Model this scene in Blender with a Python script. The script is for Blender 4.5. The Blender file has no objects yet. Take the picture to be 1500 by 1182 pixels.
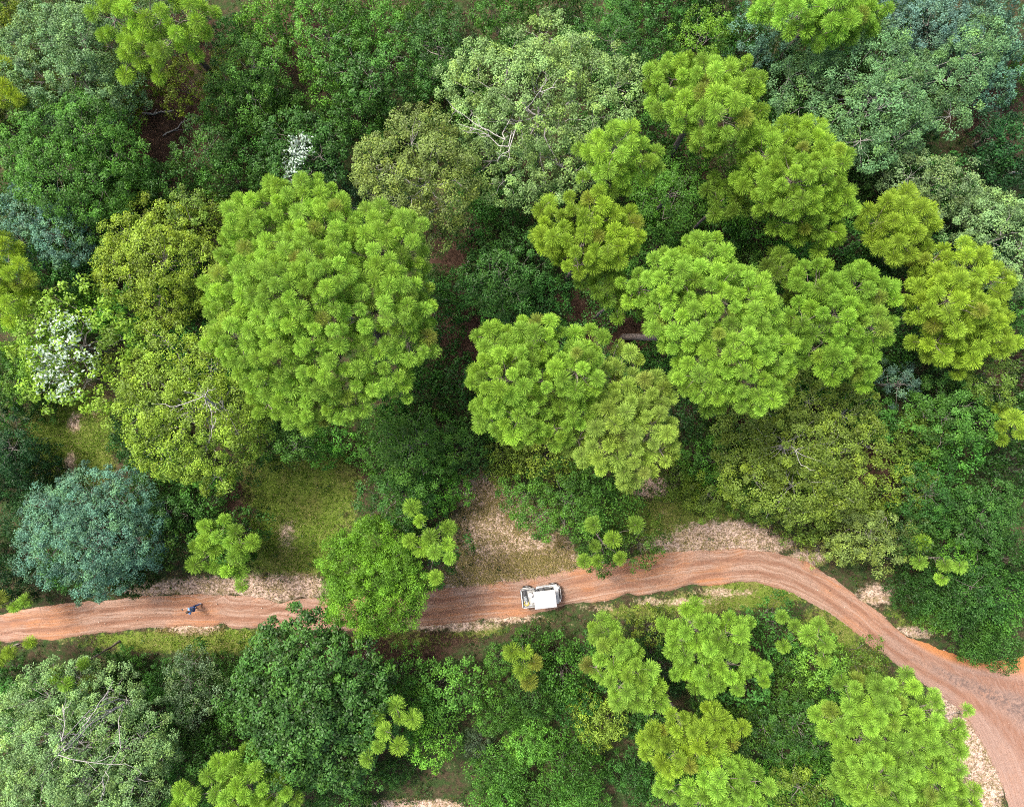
import bpy, math, random
import numpy as np
from mathutils import Vector, Matrix

random.seed(7)
RNG = np.random.default_rng(11)
scene = bpy.context.scene
COL = scene.collection
H, F = 52.0, 1032.0            # drone height in metres, focal length in photo pixels
CX, CY = 750.0, 591.0

def pix(px, py, z=0.0):
    """point of the place seen at photo pixel (px, py) at height z"""
    k = (H - z) / F
    return np.array([(px - CX) * k, -(py - CY) * k, z])

def toscreen(p):
    k = F / (H - p[..., 2])
    return CX + p[..., 0] * k, CY - p[..., 1] * k

# ------------------------------------------------------------------ scene helpers
def link(name, me, mat=None, parent=None):
    o = bpy.data.objects.new(name, me)
    COL.objects.link(o)
    if mat is not None and me is not None and not me.materials:
        me.materials.append(mat)
    if parent is not None:
        o.parent = parent
    return o

def empty(name, loc, rz=0.0):
    o = bpy.data.objects.new(name, None)
    o.empty_display_size = 0.3
    o.location = loc
    o.rotation_euler = (0, 0, rz)
    COL.objects.link(o)
    return o

def tag(o, label=None, cat=None, group=None, kind=None):
    if label: o['label'] = label
    if cat: o['category'] = cat
    if group: o['group'] = group
    if kind: o['kind'] = kind
    return o

def mesh_np(name, V, Q, tint=None, smooth=False):
    """mesh from vertex array V (n,3), quad array Q (m,4), optional per-vertex tint (n,3)"""
    me = bpy.data.meshes.new(name)
    V = np.ascontiguousarray(V, dtype=np.float32)
    Q = np.ascontiguousarray(Q, dtype=np.int32)
    k = Q.shape[1]
    me.vertices.add(len(V)); me.vertices.foreach_set('co', V.ravel())
    me.loops.add(Q.size); me.loops.foreach_set('vertex_index', Q.ravel())
    me.polygons.add(len(Q))
    me.polygons.foreach_set('loop_start', np.arange(0, Q.size, k, dtype=np.int32))
    me.polygons.foreach_set('loop_total', np.full(len(Q), k, dtype=np.int32))
    if smooth:
        me.polygons.foreach_set('use_smooth', np.ones(len(Q), dtype=bool))
    if tint is not None:
        a = me.attributes.new('tint', 'FLOAT_VECTOR', 'POINT')
        a.data.foreach_set('vector', np.ascontiguousarray(tint, dtype=np.float32).ravel())
    me.update(calc_edges=True)
    return me

def cat_parts(parts):
    V, Q, T, n = [], [], [], 0
    for p in parts:
        V.append(p[0]); Q.append(p[1] + n); n += len(p[0])
        if len(p) > 2: T.append(p[2])
    return np.concatenate(V), np.concatenate(Q), (np.concatenate(T) if T else None)

def unit(a):
    return a / np.maximum(np.linalg.norm(a, axis=-1, keepdims=True), 1e-6)

def tubes(segs, sides=5):
    """segs: list of (p0, p1, r0, r1) -> open tapered tubes in one array pair"""
    s = np.array([np.concatenate([a, b, [r0, r1]]) for a, b, r0, r1 in segs], dtype=float)
    p0, p1, r0, r1 = s[:, :3], s[:, 3:6], s[:, 6], s[:, 7]
    d = unit(p1 - p0)
    ref = np.where(np.abs(d[:, 2:3]) > .9, np.array([[1., 0, 0]]), np.array([[0, 0, 1.]]))
    u = unit(np.cross(d, ref)); v = np.cross(d, u)
    a = np.linspace(0, 2 * np.pi, sides, endpoint=False)
    ring = np.cos(a)[None, :, None] * u[:, None, :] + np.sin(a)[None, :, None] * v[:, None, :]
    A = p0[:, None, :] + ring * r0[:, None, None]
    B = p1[:, None, :] + ring * r1[:, None, None]
    n = len(s)
    V = np.concatenate([A, B], axis=1).reshape(-1, 3)
    base = (np.arange(n) * 2 * sides)[:, None]
    i = np.arange(sides); j = (i + 1) % sides
    Q = np.stack([base + i, base + j, base + sides + j, base + sides + i], axis=-1).reshape(-1, 4)
    return V, Q

def bend(p0, p1, r0, r1, n=5, sag=0.12, rng=RNG):
    """a crooked limb as consecutive segments"""
    p0, p1 = np.array(p0, float), np.array(p1, float)
    L = np.linalg.norm(p1 - p0)
    t = np.linspace(0, 1, n + 1)
    P = p0 + (p1 - p0) * t[:, None]
    off = rng.normal(0, sag * L / n, (n + 1, 3)); off[0] = off[-1] = 0
    P += off
    P[:, 2] += -np.sin(t * np.pi) * L * 0.06
    R = r0 + (r1 - r0) * t
    return [(P[i], P[i + 1], R[i], R[i + 1]) for i in range(n)]

# ------------------------------------------------------------------ node helpers
def new_mat(name):
    m = bpy.data.materials.new(name)
    m.use_nodes = True
    nt = m.node_tree
    nt.nodes.clear()
    out = nt.nodes.new('ShaderNodeOutputMaterial')
    return m, nt, out

def N(nt, typ, **kw):
    n = nt.nodes.new('ShaderNode' + typ)
    for k, v in kw.items():
        if k in n.inputs.keys() if isinstance(k, str) else False:
            pass
        setattr(n, k, v)
    return n

def mixc(nt, fac, a, b, mode='MIX'):
    n = nt.nodes.new('ShaderNodeMix'); n.data_type = 'RGBA'; n.blend_type = mode
    for sock, val in ((n.inputs[0], fac), (n.inputs[6], a), (n.inputs[7], b)):
        if hasattr(val, 'links') or isinstance(val, bpy.types.NodeSocket):
            nt.links.new(val, sock)
        elif isinstance(val, (tuple, list)):
            sock.default_value = (*val, 1.0) if len(val) == 3 else val
        else:
            sock.default_value = val
    return n.outputs[2]

def math_n(nt, op, a, b=0.0, clamp=False):
    n = nt.nodes.new('ShaderNodeMath'); n.operation = op; n.use_clamp = clamp
    for sock, val in ((n.inputs[0], a), (n.inputs[1], b)):
        if isinstance(val, bpy.types.NodeSocket): nt.links.new(val, sock)
        else: sock.default_value = val
    return n.outputs[0]

def ramp(nt, fac, stops):
    n = nt.nodes.new('ShaderNodeValToRGB')
    el = n.color_ramp.elements
    while len(el) < len(stops): el.new(0.5)
    for e, (p, c) in zip(el, stops):
        e.position = p
        e.color = (*c, 1) if not isinstance(c, (int, float)) else (c, c, c, 1)
    nt.links.new(fac, n.inputs[0])
    return n.outputs[0]

def noise(nt, vec, scale, detail=4, rough=.6, dist=0.0):
    n = nt.nodes.new('ShaderNodeTexNoise')
    n.inputs['Scale'].default_value = scale
    n.inputs['Detail'].default_value = detail
    n.inputs['Roughness'].default_value = rough
    n.inputs['Distortion'].default_value = dist
    if vec is not None: nt.links.new(vec, n.inputs['Vector'])
    return n.outputs['Fac']

def principled(nt, out, color, rough=.8, spec=.3, metal=0., normal=None):
    b = nt.nodes.new('ShaderNodeBsdfPrincipled')
    if isinstance(color, bpy.types.NodeSocket): nt.links.new(color, b.inputs['Base Color'])
    else: b.inputs['Base Color'].default_value = (*color, 1)
    if isinstance(rough, bpy.types.NodeSocket): nt.links.new(rough, b.inputs['Roughness'])
    else: b.inputs['Roughness'].default_value = rough
    b.inputs['Specular IOR Level'].default_value = spec
    b.inputs['Metallic'].default_value = metal
    if normal is not None: nt.links.new(normal, b.inputs['Normal'])
    if out is not None: nt.links.new(b.outputs[0], out.inputs[0])
    return b

def bump(nt, height, strength=.5, dist=.1):
    b = nt.nodes.new('ShaderNodeBump')
    b.inputs['Strength'].default_value = strength
    b.inputs['Distance'].default_value = dist
    nt.links.new(height, b.inputs['Height'])
    return b.outputs[0]

def leaf_material(name, accent, translucent=.3, rough=.5, spec=.25, warm=(1.24, 1.12, .62)):
    """foliage: the object's own colour, varied leaf by leaf through the tint attribute
    (x brightness, y yellowing, z share of the accent colour)"""
    m, nt, out = new_mat(name)
    oi = nt.nodes.new('ShaderNodeObjectInfo')
    at = nt.nodes.new('ShaderNodeAttribute'); at.attribute_name = 'tint'
    sp = nt.nodes.new('ShaderNodeSeparateXYZ'); nt.links.new(at.outputs['Vector'], sp.inputs[0])
    br = math_n(nt, 'MULTIPLY_ADD', sp.outputs[0], 1.1); br.node.inputs[2].default_value = .45
    val = nt.nodes.new('ShaderNodeVectorMath'); val.operation = 'SCALE'
    nt.links.new(oi.outputs['Color'], val.inputs[0]); nt.links.new(br, val.inputs['Scale'])
    yel = mixc(nt, 1.0, val.outputs[0], warm, 'MULTIPLY')
    c = mixc(nt, sp.outputs[1], val.outputs[0], yel)
    c = mixc(nt, sp.outputs[2], c, accent)
    b = principled(nt, None, c, rough, spec)
    t = nt.nodes.new('ShaderNodeBsdfTranslucent')
    tc = mixc(nt, 1.0, c, (1.15, 1.1, .7), 'MULTIPLY')
    nt.links.new(tc, t.inputs['Color'])
    mx = nt.nodes.new('ShaderNodeMixShader'); mx.inputs[0].default_value = translucent
    nt.links.new(b.outputs[0], mx.inputs[1]); nt.links.new(t.outputs[0], mx.inputs[2])
    nt.links.new(mx.outputs[0], out.inputs[0])
    return m

def bark_material(name, c0, c1, scale=14):
    m, nt, out = new_mat(name)
    tc = nt.nodes.new('ShaderNodeNewGeometry')
    f = noise(nt, tc.outputs['Position'], scale, 5, .65)
    c = ramp(nt, f, [(.3, c0), (.7, c1)])
    principled(nt, out, c, .9, .15, normal=bump(nt, f, .6, .03))
    return m

def plain_material(name, col, rough=.5, spec=.4, metal=0., vary=.12, scale=6):
    m, nt, out = new_mat(name)
    tc = nt.nodes.new('ShaderNodeTexCoord')
    f = noise(nt, tc.outputs['Object'], scale, 4, .6)
    lo = tuple(max(0, c * (1 - vary)) for c in col); hi = tuple(min(1, c * (1 + vary)) for c in col)
    c = ramp(nt, f, [(.3, lo), (.7, hi)])
    principled(nt, out, c, rough, spec, metal)
    return m

M = {}
M['needle'] = leaf_material('pine_needle', (.20, .12, .04), .40, .55, .18)
M['leaf'] = leaf_material('tree_leaf', (.46, .56, .50), .32, .5, .25)
M['gloss_leaf'] = leaf_material('glossy_leaf', (.40, .50, .45), .2, .48, .25)
M['grass'] = leaf_material('grass_blade', (.42, .33, .19), .3, .7, .1)
M['pine_bark'] = bark_material('pine_bark', (.075, .06, .052), (.22, .185, .165))
M['grey_bark'] = bark_material('grey_bark', (.07, .062, .052), (.21, .19, .165))
M['pale_bark'] = bark_material('pale_bark', (.17, .16, .145), (.40, .38, .35))
M['twig'] = bark_material('twig_bark', (.07, .06, .05), (.19, .17, .145), 20)
# ------------------------------------------------------------------ road outline (photo pixels, on the ground)
NORTH = [(-160,925),(-80,915),(0,900),(50,888),(110,880),(200,872),(280,869),(380,872),(470,876),(560,872),(640,862),
         (700,855),(760,850),(820,838),(880,826),(940,812),(1000,806),(1050,803),(1100,803),(1150,810),(1190,826),
         (1230,850),(1270,880),(1310,912),(1350,938),(1390,955),(1420,963),(1460,964),(1520,958),(1600,948),(1750,935)]
SOUTH = [(-160,965),(-80,955),(0,942),(50,938),(110,934),(180,925),(240,919),(320,919),(380,925),(450,928),(540,924),
         (620,918),(680,910),(760,902),(830,892),(890,880),(950,872),(1010,864),(1060,856),(1100,853),(1140,860),
         (1180,876),(1220,900),(1260,930),(1300,965),(1340,995),(1380,1022),(1415,1050),(1440,1090),(1462,1140),
         (1480,1190),(1490,1250),(1495,1340)]

def resample(pts, n):
    P = np.array([pix(x, y)[:2] for x, y in pts])
    for _ in range(2):                                   # round the corners
        Qa = P[:-1] * .75 + P[1:] * .25; Qb = P[:-1] * .25 + P[1:] * .75
        P = np.concatenate([P[:1], np.stack([Qa, Qb], 1).reshape(-1, 2), P[-1:]])
    d = np.concatenate([[0], np.cumsum(np.linalg.norm(np.diff(P, axis=0), axis=1))])
    s = np.linspace(0, d[-1], n)
    return np.stack([np.interp(s, d, P[:, 0]), np.interp(s, d, P[:, 1])], 1), d[-1]

NR = 420
north, LN = resample(NORTH, NR)
south, LS = resample(SOUTH, NR)

def wob(seed, amps, lens):
    """ragged edge: smooth random noise at several lengths (metres)"""
    r = np.random.default_rng(seed); s = np.linspace(0, LN, NR); o = np.zeros(NR)
    for a, l in zip(amps, lens):
        k = np.arange(-1, LN + 3 * l, l); o += np.interp(s + r.random() * l, k, r.normal(0, a, len(k)))
    return o
nw = wob(3, (.10, .10, .08, .05), (6., 2.3, .9, .4))
sw = wob(5, (.14, .12, .09, .06), (6., 2.1, .8, .4))
nrm = unit(north - south)
north_e = north + nrm * nw[:, None]
south_e = south - nrm * sw[:, None]
ROADPOLY = np.concatenate([north, south[::-1]])

def in_poly(x, y, poly):
    inside = np.zeros(x.shape, bool); n = len(poly); j = n - 1
    for i in range(n):
        xi, yi = poly[i]; xj, yj = poly[j]
        c = ((yi > y) != (yj > y))
        with np.errstate(divide='ignore', invalid='ignore'):
            xx = (xj - xi) * (y - yi) / (yj - yi) + xi
        inside ^= c & (x < xx); j = i
    return inside

def dist_poly(x, y, pts):
    d = np.full(x.shape, 1e9)
    for p in pts[::2]:
        d = np.minimum(d, (x - p[0]) ** 2 + (y - p[1]) ** 2)
    return np.sqrt(d)

# ------------------------------------------------------------------ what grows where (photo pixels)
def blobs(px, py, lst):
    m = np.zeros(px.shape)
    for cx, cy, rx, ry, w in lst:
        d = np.sqrt(((px - cx) / rx) ** 2 + ((py - cy) / ry) ** 2)
        m = np.maximum(m, w * np.clip(1.6 - d * 1.1, 0, 1))
    return m
GRASS = [(445,720,75,100,1),(430,800,75,50,.9),(110,650,60,75,1),(140,620,45,40,.8),(90,690,45,40,.8),(1000,765,90,45,.8),(900,750,60,40,.6),
         (1100,872,70,20,1),(1010,885,60,16,.7),(1210,935,50,40,.75),(1260,985,45,40,.7),(260,938,130,16,.9),(330,938,70,18,.9),
         (1350,900,50,25,.5),(600,935,60,18,.4),(450,655,60,40,.8),(930,895,50,14,.6),(690,920,50,14,.5)]
SAND = [(745,790,75,60,.92),(705,718,40,28,.9),(740,837,110,24,.74),(690,850,60,20,.66),(810,822,45,18,.9),(950,712,26,14,1),
        (1055,785,70,24,1.0),(1000,796,60,14,.75),(1120,797,50,13,.85),(1185,815,30,14,.7),(1280,868,28,18,.66),(1340,925,26,10,.55),(310,858,75,16,.70),
        (390,860,60,22,.74),(440,858,40,20,.78),(220,862,40,10,.9),(280,921,50,7,.8),(740,906,50,7,.6),(660,916,60,9,.7),(600,1186,90,14,1),
        (1425,1090,24,60,1),(1450,1140,20,50,1),(1385,1040,22,25,.7),(115,618,12,14,.8),(110,680,12,20,.7),(870,890,40,6,.45),
        (985,880,70,7,.5),(1060,868,50,7,.5),(140,600,16,12,.5),(425,780,14,22,.5),(60,735,26,10,.6)]
LITTER = [(255,190,60,80,1),(290,60,40,50,.9),(430,60,60,60,.8),(665,360,40,50,1),(690,480,70,50,1),(860,470,60,45,1),
          (930,490,45,40,1.1),(1450,160,60,80,.8),(1480,530,35,40,1),(570,950,90,20,1),(640,935,60,14,.8),(350,720,30,60,.8),
          (520,690,20,60,.8),(140,590,40,30,.6),(1290,690,50,50,.7),(1060,600,80,40,.6),(1440,250,60,30,.6),(100,300,60,40,.5),
          (560,40,50,80,.5),(1000,240,60,50,.6),(190,700,30,40,.5),(980,220,30,30,.8)]

def hnoise(x, y):
    return (.10 * np.sin(x * .31 + 1.2) * np.cos(y * .27) + .06 * np.sin(x * .83 + y * .6) + .04 * np.sin(1.9 * x - 1.3 * y)
            + .03 * np.sin(3.1 * x + .4) * np.sin(2.7 * y + 1.))

def ground_z_exact(x, y):
    ins = in_poly(x, y, ROADPOLY)
    dn = dist_poly(x, y, north); ds = dist_poly(x, y, south)
    d = np.minimum(dn, ds)
    out = np.clip(d / 2.5, 0, 1)
    z = hnoise(x, y) * out
    z += np.where(ins, -.12 * np.clip(d / .3, 0, 1), .10 * np.clip(d / .8, 0, 1))
    bank = np.where(~ins & (dn < ds), .45 * np.clip(dn / 2.2, 0, 1), 0)    # the cut bank on the upper side
    return z + bank

# lookup tables for the scattering below
_lx = np.arange(-48, 48.01, .2); _ly = np.arange(-40, 40.01, .2)
_LX, _LY = np.meshgrid(_lx, _ly)
_INS = in_poly(_LX.ravel(), _LY.ravel(), ROADPOLY).reshape(_LX.shape)
_EDG = np.minimum(dist_poly(_LX.ravel(), _LY.ravel(), north), dist_poly(_LX.ravel(), _LY.ravel(), south)).reshape(_LX.shape)
_ZG = ground_z_exact(_LX.ravel(), _LY.ravel()).reshape(_LX.shape)
def _ix(x, y):
    return np.clip(np.round((y + 40) / .2).astype(int), 0, len(_ly) - 1), np.clip(np.round((x + 48) / .2).astype(int), 0, len(_lx) - 1)
def ground_z(x, y): return _ZG[_ix(np.asarray(x), np.asarray(y))]
def on_road(x, y): return _INS[_ix(np.asarray(x), np.asarray(y))]
def edge_dist(x, y): return _EDG[_ix(np.asarray(x), np.asarray(y))]

# ------------------------------------------------------------------ ground sheet
def axis(lo, hi, step, far):
    core = np.arange(lo, hi + .01, step)
    ext = np.array([4., 12, 30, 70, 150, far])
    return np.concatenate([lo - ext[::-1], core, hi + ext])
gx = axis(-46, 46, .25, 330); gy = axis(-37, 37, .25, 330)
GX, GY = np.meshgrid(gx, gy)
x, y = GX.ravel(), GY.ravel()
z = ground_z_exact(x, y)
z = np.where((np.abs(x) > 46.2) | (np.abs(y) > 37.2), np.minimum(z, .1), z)
px, py = CX + x * F / H, CY - y * F / H
zone = np.stack([blobs(px, py, GRASS), blobs(px, py, SAND), blobs(px, py, LITTER)], 1)
nx, ny = len(gx), len(gy)
ii, jj = np.meshgrid(np.arange(nx - 1), np.arange(ny - 1))
a = (jj * nx + ii).ravel()
Q = np.stack([a, a + 1, a + nx + 1, a + nx], 1)
gme = mesh_np('ground', np.stack([x, y, z], 1), Q, zone, True)

m, nt, out = new_mat('forest_floor')
geo = nt.nodes.new('ShaderNodeNewGeometry'); pos = geo.outputs['Position']
at = nt.nodes.new('ShaderNodeAttribute'); at.attribute_name = 'tint'
sp = nt.nodes.new('ShaderNodeSeparateXYZ'); nt.links.new(at.outputs['Vector'], sp.inputs[0])
big = noise(nt, pos, .5, 5, .65); fine = noise(nt, pos, 4.5, 6, .7); speck = noise(nt, pos, 6.5, 7, .78)
mid = noise(nt, pos, 1.7, 5, .65)
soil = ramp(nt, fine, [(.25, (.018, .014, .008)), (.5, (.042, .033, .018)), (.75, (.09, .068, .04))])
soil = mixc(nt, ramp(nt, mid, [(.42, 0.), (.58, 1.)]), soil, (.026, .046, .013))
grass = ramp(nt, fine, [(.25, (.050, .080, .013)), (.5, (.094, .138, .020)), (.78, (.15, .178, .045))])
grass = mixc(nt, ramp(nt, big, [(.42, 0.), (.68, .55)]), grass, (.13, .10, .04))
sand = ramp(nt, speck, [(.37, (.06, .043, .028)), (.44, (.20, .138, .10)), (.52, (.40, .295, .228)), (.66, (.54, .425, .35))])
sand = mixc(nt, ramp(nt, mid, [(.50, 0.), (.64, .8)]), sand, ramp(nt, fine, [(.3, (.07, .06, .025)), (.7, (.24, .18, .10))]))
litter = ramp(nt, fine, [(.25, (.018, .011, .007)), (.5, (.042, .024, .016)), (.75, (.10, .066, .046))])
def edge(w, sharp=.16):
    j = math_n(nt, 'MULTIPLY_ADD', math_n(nt, 'ADD', mid, math_n(nt, 'ADD', fine, big)), 1.15); j.node.inputs[2].default_value = -1.725
    s = math_n(nt, 'ADD', w, j)
    mr = nt.nodes.new('ShaderNodeMapRange'); mr.interpolation_type = 'SMOOTHSTEP'
    mr.inputs['From Min'].default_value = .45 - sharp; mr.inputs['From Max'].default_value = .45 + sharp
    nt.links.new(s, mr.inputs['Value'])
    return mr.outputs[0]
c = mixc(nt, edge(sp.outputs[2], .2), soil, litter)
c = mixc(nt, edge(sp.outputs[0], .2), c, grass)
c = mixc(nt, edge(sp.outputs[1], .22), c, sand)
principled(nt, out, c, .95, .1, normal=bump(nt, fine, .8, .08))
ground = tag(link('ground', gme, m), kind='structure')

# ------------------------------------------------------------------ dirt road
NA = 40
t = np.linspace(0, 1, NA)
S = np.linspace(0, LN, NR)
RV = (south_e[:, None, :] * (1 - t)[None, :, None] + north_e[:, None, :] * t[None, :, None])
width = np.linalg.norm(north_e - south_e, axis=1)
lat = t[None, :] * width[:, None]
rz = .03 + 0 * lat
for c0, depth in ((.30, .05), (.66, .05), (.48, .02)):
    rz -= depth * np.exp(-((t[None, :] - c0 - .02 * np.sin(S * .35)[:, None]) / .07) ** 2)
rz += RNG.normal(0, .006, rz.shape)
edge_drop = np.minimum(t, 1 - t)[None, :] * width[:, None]
rz -= .09 * np.clip(1 - edge_drop / .18, 0, 1)
V = np.concatenate([RV, rz[..., None]], -1).reshape(-1, 3)
ii, jj = np.meshgrid(np.arange(NA - 1), np.arange(NR - 1))
a = (jj * NA + ii).ravel()
Q = np.stack([a, a + NA, a + NA + 1, a + 1], 1)[:, ::-1]
w0 = np.linalg.norm(north - south, axis=1)
tc = (t[None, :] * width[:, None] - sw[:, None]) / w0[:, None]
st = np.stack([np.repeat(S, NA), tc.ravel(), width.repeat(NA)], 1)
rme = mesh_np('dirt_road', V, Q, st, True)
m, nt, out = new_mat('red_dirt')
geo = nt.nodes.new('ShaderNodeNewGeometry'); pos = geo.outputs['Position']
at = nt.nodes.new('ShaderNodeAttribute'); at.attribute_name = 'tint'
sp = nt.nodes.new('ShaderNodeSeparateXYZ'); nt.links.new(at.outputs['Vector'], sp.inputs[0])
def comb(ks, kt):
    cb = nt.nodes.new('ShaderNodeCombineXYZ')
    nt.links.new(math_n(nt, 'MULTIPLY', sp.outputs[0], ks), cb.inputs[0])
    lat_ = math_n(nt, 'MULTIPLY', sp.outputs[1], sp.outputs[2])           # metres across the track
    nt.links.new(math_n(nt, 'MULTIPLY', lat_, kt / 2.7), cb.inputs[1])
    return cb.outputs[0]
streak = noise(nt, comb(.16, 15), 1, 5, .65)
streak2 = noise(nt, comb(.45, 40), 1, 4, .65)
patch = noise(nt, pos, .22, 4, .6); grit = noise(nt, pos, 5.5, 6, .75); clod = noise(nt, pos, 2.2, 5, .7)
base = ramp(nt, streak, [(.3, (.160, .090, .060)), (.45, (.228, .145, .105)), (.6, (.272, .188, .145)), (.75, (.33, .242, .195))])
base = mixc(nt, ramp(nt, streak2, [(.38, .85), (.52, 0.)]), base, (.155, .08, .05))
orange = mixc(nt, math_n(nt, 'MULTIPLY', ramp(nt, patch, [(.46, 0.), (.60, 1.)]), ramp(nt, streak, [(.35, .9), (.62, .25)])), base, (.285, .125, .055))
def smooth(v, lo, hi, to0=0., to1=1.):
    mr = nt.nodes.new('ShaderNodeMapRange'); mr.interpolation_type = 'SMOOTHSTEP'
    for k_, q in (('From Min', lo), ('From Max', hi), ('To Min', to0), ('To Max', to1)): mr.inputs[k_].default_value = q
    nt.links.new(v, mr.inputs['Value']); return mr.outputs[0]
# two worn wheel ruts, darker and redder, broken along their length
tw = math_n(nt, 'ADD', sp.outputs[1], math_n(nt, 'MULTIPLY_ADD', noise(nt, comb(.12, 0), 1, 3), .22)); tw.node.inputs[1].links[0].from_node.inputs[2].default_value = -.11
rut = None
for c0 in (.30, .66):
    r_ = smooth(math_n(nt, 'ABSOLUTE', math_n(nt, 'SUBTRACT', tw, c0)), .02, .115, 1., 0.)
    rut = r_ if rut is None else math_n(nt, 'MAXIMUM', rut, r_)
rut = math_n(nt, 'MULTIPLY', rut, ramp(nt, noise(nt, comb(.5, 6), 1, 4, .7), [(.36, .15), (.55, .92)]))
# pinker, greyer earth where the tracks meet, with a strip of churned ground between them
orange = mixc(nt, math_n(nt, 'MULTIPLY', smooth(sp.outputs[0], 64, 80), .6), orange, (.205, .136, .108))
c = mixc(nt, rut, orange, (.165, .085, .055))
c = mixc(nt, math_n(nt, 'MULTIPLY', smooth(sp.outputs[0], 74, 80), math_n(nt, 'MULTIPLY', smooth(sp.outputs[1], .74, .90), .95)), c, (.30, .125, .045))
churn = math_n(nt, 'MULTIPLY', smooth(sp.outputs[0], 76, 83), smooth(math_n(nt, 'ABSOLUTE', math_n(nt, 'SUBTRACT', tw, .50)), .03, .16, 1., 0.))
c = mixc(nt, math_n(nt, 'MULTIPLY', churn, ramp(nt, noise(nt, pos, 3.2, 6, .75), [(.42, .95), (.58, .15)])), c, (.095, .068, .058))
c = mixc(nt, ramp(nt, grit, [(.30, .75), (.46, 0.)]), c, (.13, .07, .045))
c = mixc(nt, ramp(nt, grit, [(.62, 0.), (.75, .5)]), c, (.42, .30, .24))
c = mixc(nt, ramp(nt, clod, [(.26, .5), (.36, 0.)]), c, (.15, .09, .06))
principled(nt, out, c, .95, .1, normal=bump(nt, math_n(nt, 'ADD', grit, streak2), .5, .05))
tag(link('dirt_road', rme, m), kind='structure')

# ------------------------------------------------------------------ loose stuff on the ground
def scatter(n, lst, thr=.35, margin=8):
    """points (x, y) inside the listed pixel blobs, off the road"""
    w = np.array([b[2] * b[3] * b[4] for b in lst], float); w /= w.sum()
    k = RNG.choice(len(lst), n * 3, p=w)
    B = np.array(lst, float)[k]
    r = np.sqrt(RNG.random(len(k))) * 1.15; a = RNG.random(len(k)) * 6.2832
    X = B[:, 0] + B[:, 2] * r * np.cos(a); Y = B[:, 1] + B[:, 3] * r * np.sin(a)
    xx, yy = (X - CX) * H / F, -(Y - CY) * H / F
    ok = ~on_road(xx, yy)
    return xx[ok][:n], yy[ok][:n]

def blades(xs, ys, hmin, hmax, wid, lean, per, tint_fn, z=None):
    n = len(xs) * per
    X = np.repeat(xs, per) + RNG.normal(0, .10, n); Y = np.repeat(ys, per) + RNG.normal(0, .10, n)
    Z = ground_z(X, Y) if z is None else np.full(n, z)
    a = RNG.random(n) * 6.2832; h = RNG.uniform(hmin, hmax, n)
    l = h * RNG.uniform(.3, 1, n) * lean
    d = np.stack([np.cos(a), np.sin(a), 0 * a], 1); s = np.stack([-np.sin(a), np.cos(a), 0 * a], 1)
    p0 = np.stack([X, Y, Z - .02], 1)
    p1 = p0 + d * (l * .35)[:, None] + np.array([0, 0, 1.]) * (h * .65)[:, None]
    p2 = p0 + d * l[:, None] + np.array([0, 0, 1.]) * h[:, None]
    w = (wid * RNG.uniform(.6, 1.3, n))[:, None]
    V = np.stack([p0 - s * w, p0 + s * w, p1 - s * w * .8, p1 + s * w * .8, p2 - s * w * .15, p2 + s * w * .15], 1).reshape(-1, 3)
    b = (np.arange(n) * 6)[:, None]
    Q = np.concatenate([b + [0, 1, 3, 2], b + [2, 3, 5, 4]], 1).reshape(-1, 4)
    T = np.repeat(tint_fn(np.repeat(RNG.random(len(xs)), per), n), 6, 0)
    return V, Q, T

gxs, gys = scatter(12000, GRASS)
k = RNG.random(len(gxs)) > 1.3 * blobs(CX + gxs * F / H, CY - gys * F / H, SAND)
gxs, gys = gxs[k], gys[k]
V, Q, T = blades(gxs, gys, .04, .16, .014, 1.0, 8, lambda r, n: np.stack([.3 + .5 * r + RNG.normal(0, .1, n), RNG.random(n) * .9, (RNG.random(n) < .14) * .8], 1))
g = tag(link('grass', mesh_np('grass', V, Q, T), M['grass']), kind='stuff'); g.color = (.088, .165, .020, 1)
gxs, gys = scatter(3800, SAND[:5] + SAND[16:17])
ex, ey = scatter(2600, [(a_, b_, c_ * 1.25, d_ * 1.3, e_) for a_, b_, c_, d_, e_ in SAND])
gxs, gys = np.concatenate([gxs, ex]), np.concatenate([gys, ey])
V, Q, T = blades(gxs, gys, .06, .22, .014, 1.5, 6, lambda r, n: np.stack([.35 + .5 * r, RNG.random(n), np.where(r > .45, .9, .25) * RNG.random(n)], 1))
g = tag(link('dry_grass', mesh_np('dry_grass', V, Q, T), M['grass']), kind='stuff'); g.color = (.13, .125, .035, 1)

# pale stones and clods along the road edges
def clods(pts, rmin, rmax):
    ico = [(0, 0, 1), (.894, 0, .447), (.276, .851, .447), (-.724, .526, .447), (-.724, -.526, .447), (.276, -.851, .447)]
    B = np.array(ico + [(0, 0, -.5)]); n = len(pts)
    R = rmin + (rmax - rmin) * RNG.random(n) ** 2.5
    V = B[None] * R[:, None, None] * RNG.uniform(.6, 1.3, (n, 7, 1)) * np.array([1, 1, .7])
    V += pts[:, None, :]
    f = [(0, 1, 2), (0, 2, 3), (0, 3, 4), (0, 4, 5), (0, 5, 1), (6, 2, 1), (6, 3, 2), (6, 4, 3), (6, 5, 4), (6, 1, 5)]
    Q = ((np.arange(n) * 7)[:, None, None] + np.array(f)[None]).reshape(-1, 3)
    T = np.repeat(np.stack([RNG.random(n), RNG.random(n), 0 * R], 1), 7, 0)
    return V.reshape(-1, 3), Q, T
sx, sy = scatter(2600, SAND, margin=0)
P = np.stack([sx, sy, ground_z(sx, sy)], 1)
NC = 900
k = RNG.integers(5, NR - 5, NC); tt = np.where(RNG.random(NC) < .5, RNG.random(NC) ** 4, 1 - RNG.random(NC) ** 4)
rp = south_e[k] * (1 - tt)[:, None] + north_e[k] * tt[:, None]
P = np.concatenate([P, np.column_stack([rp, np.full(NC, -.005)])])
V, Q, T = clods(P, .015, .07)
m, nt, out = new_mat('stone')
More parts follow.
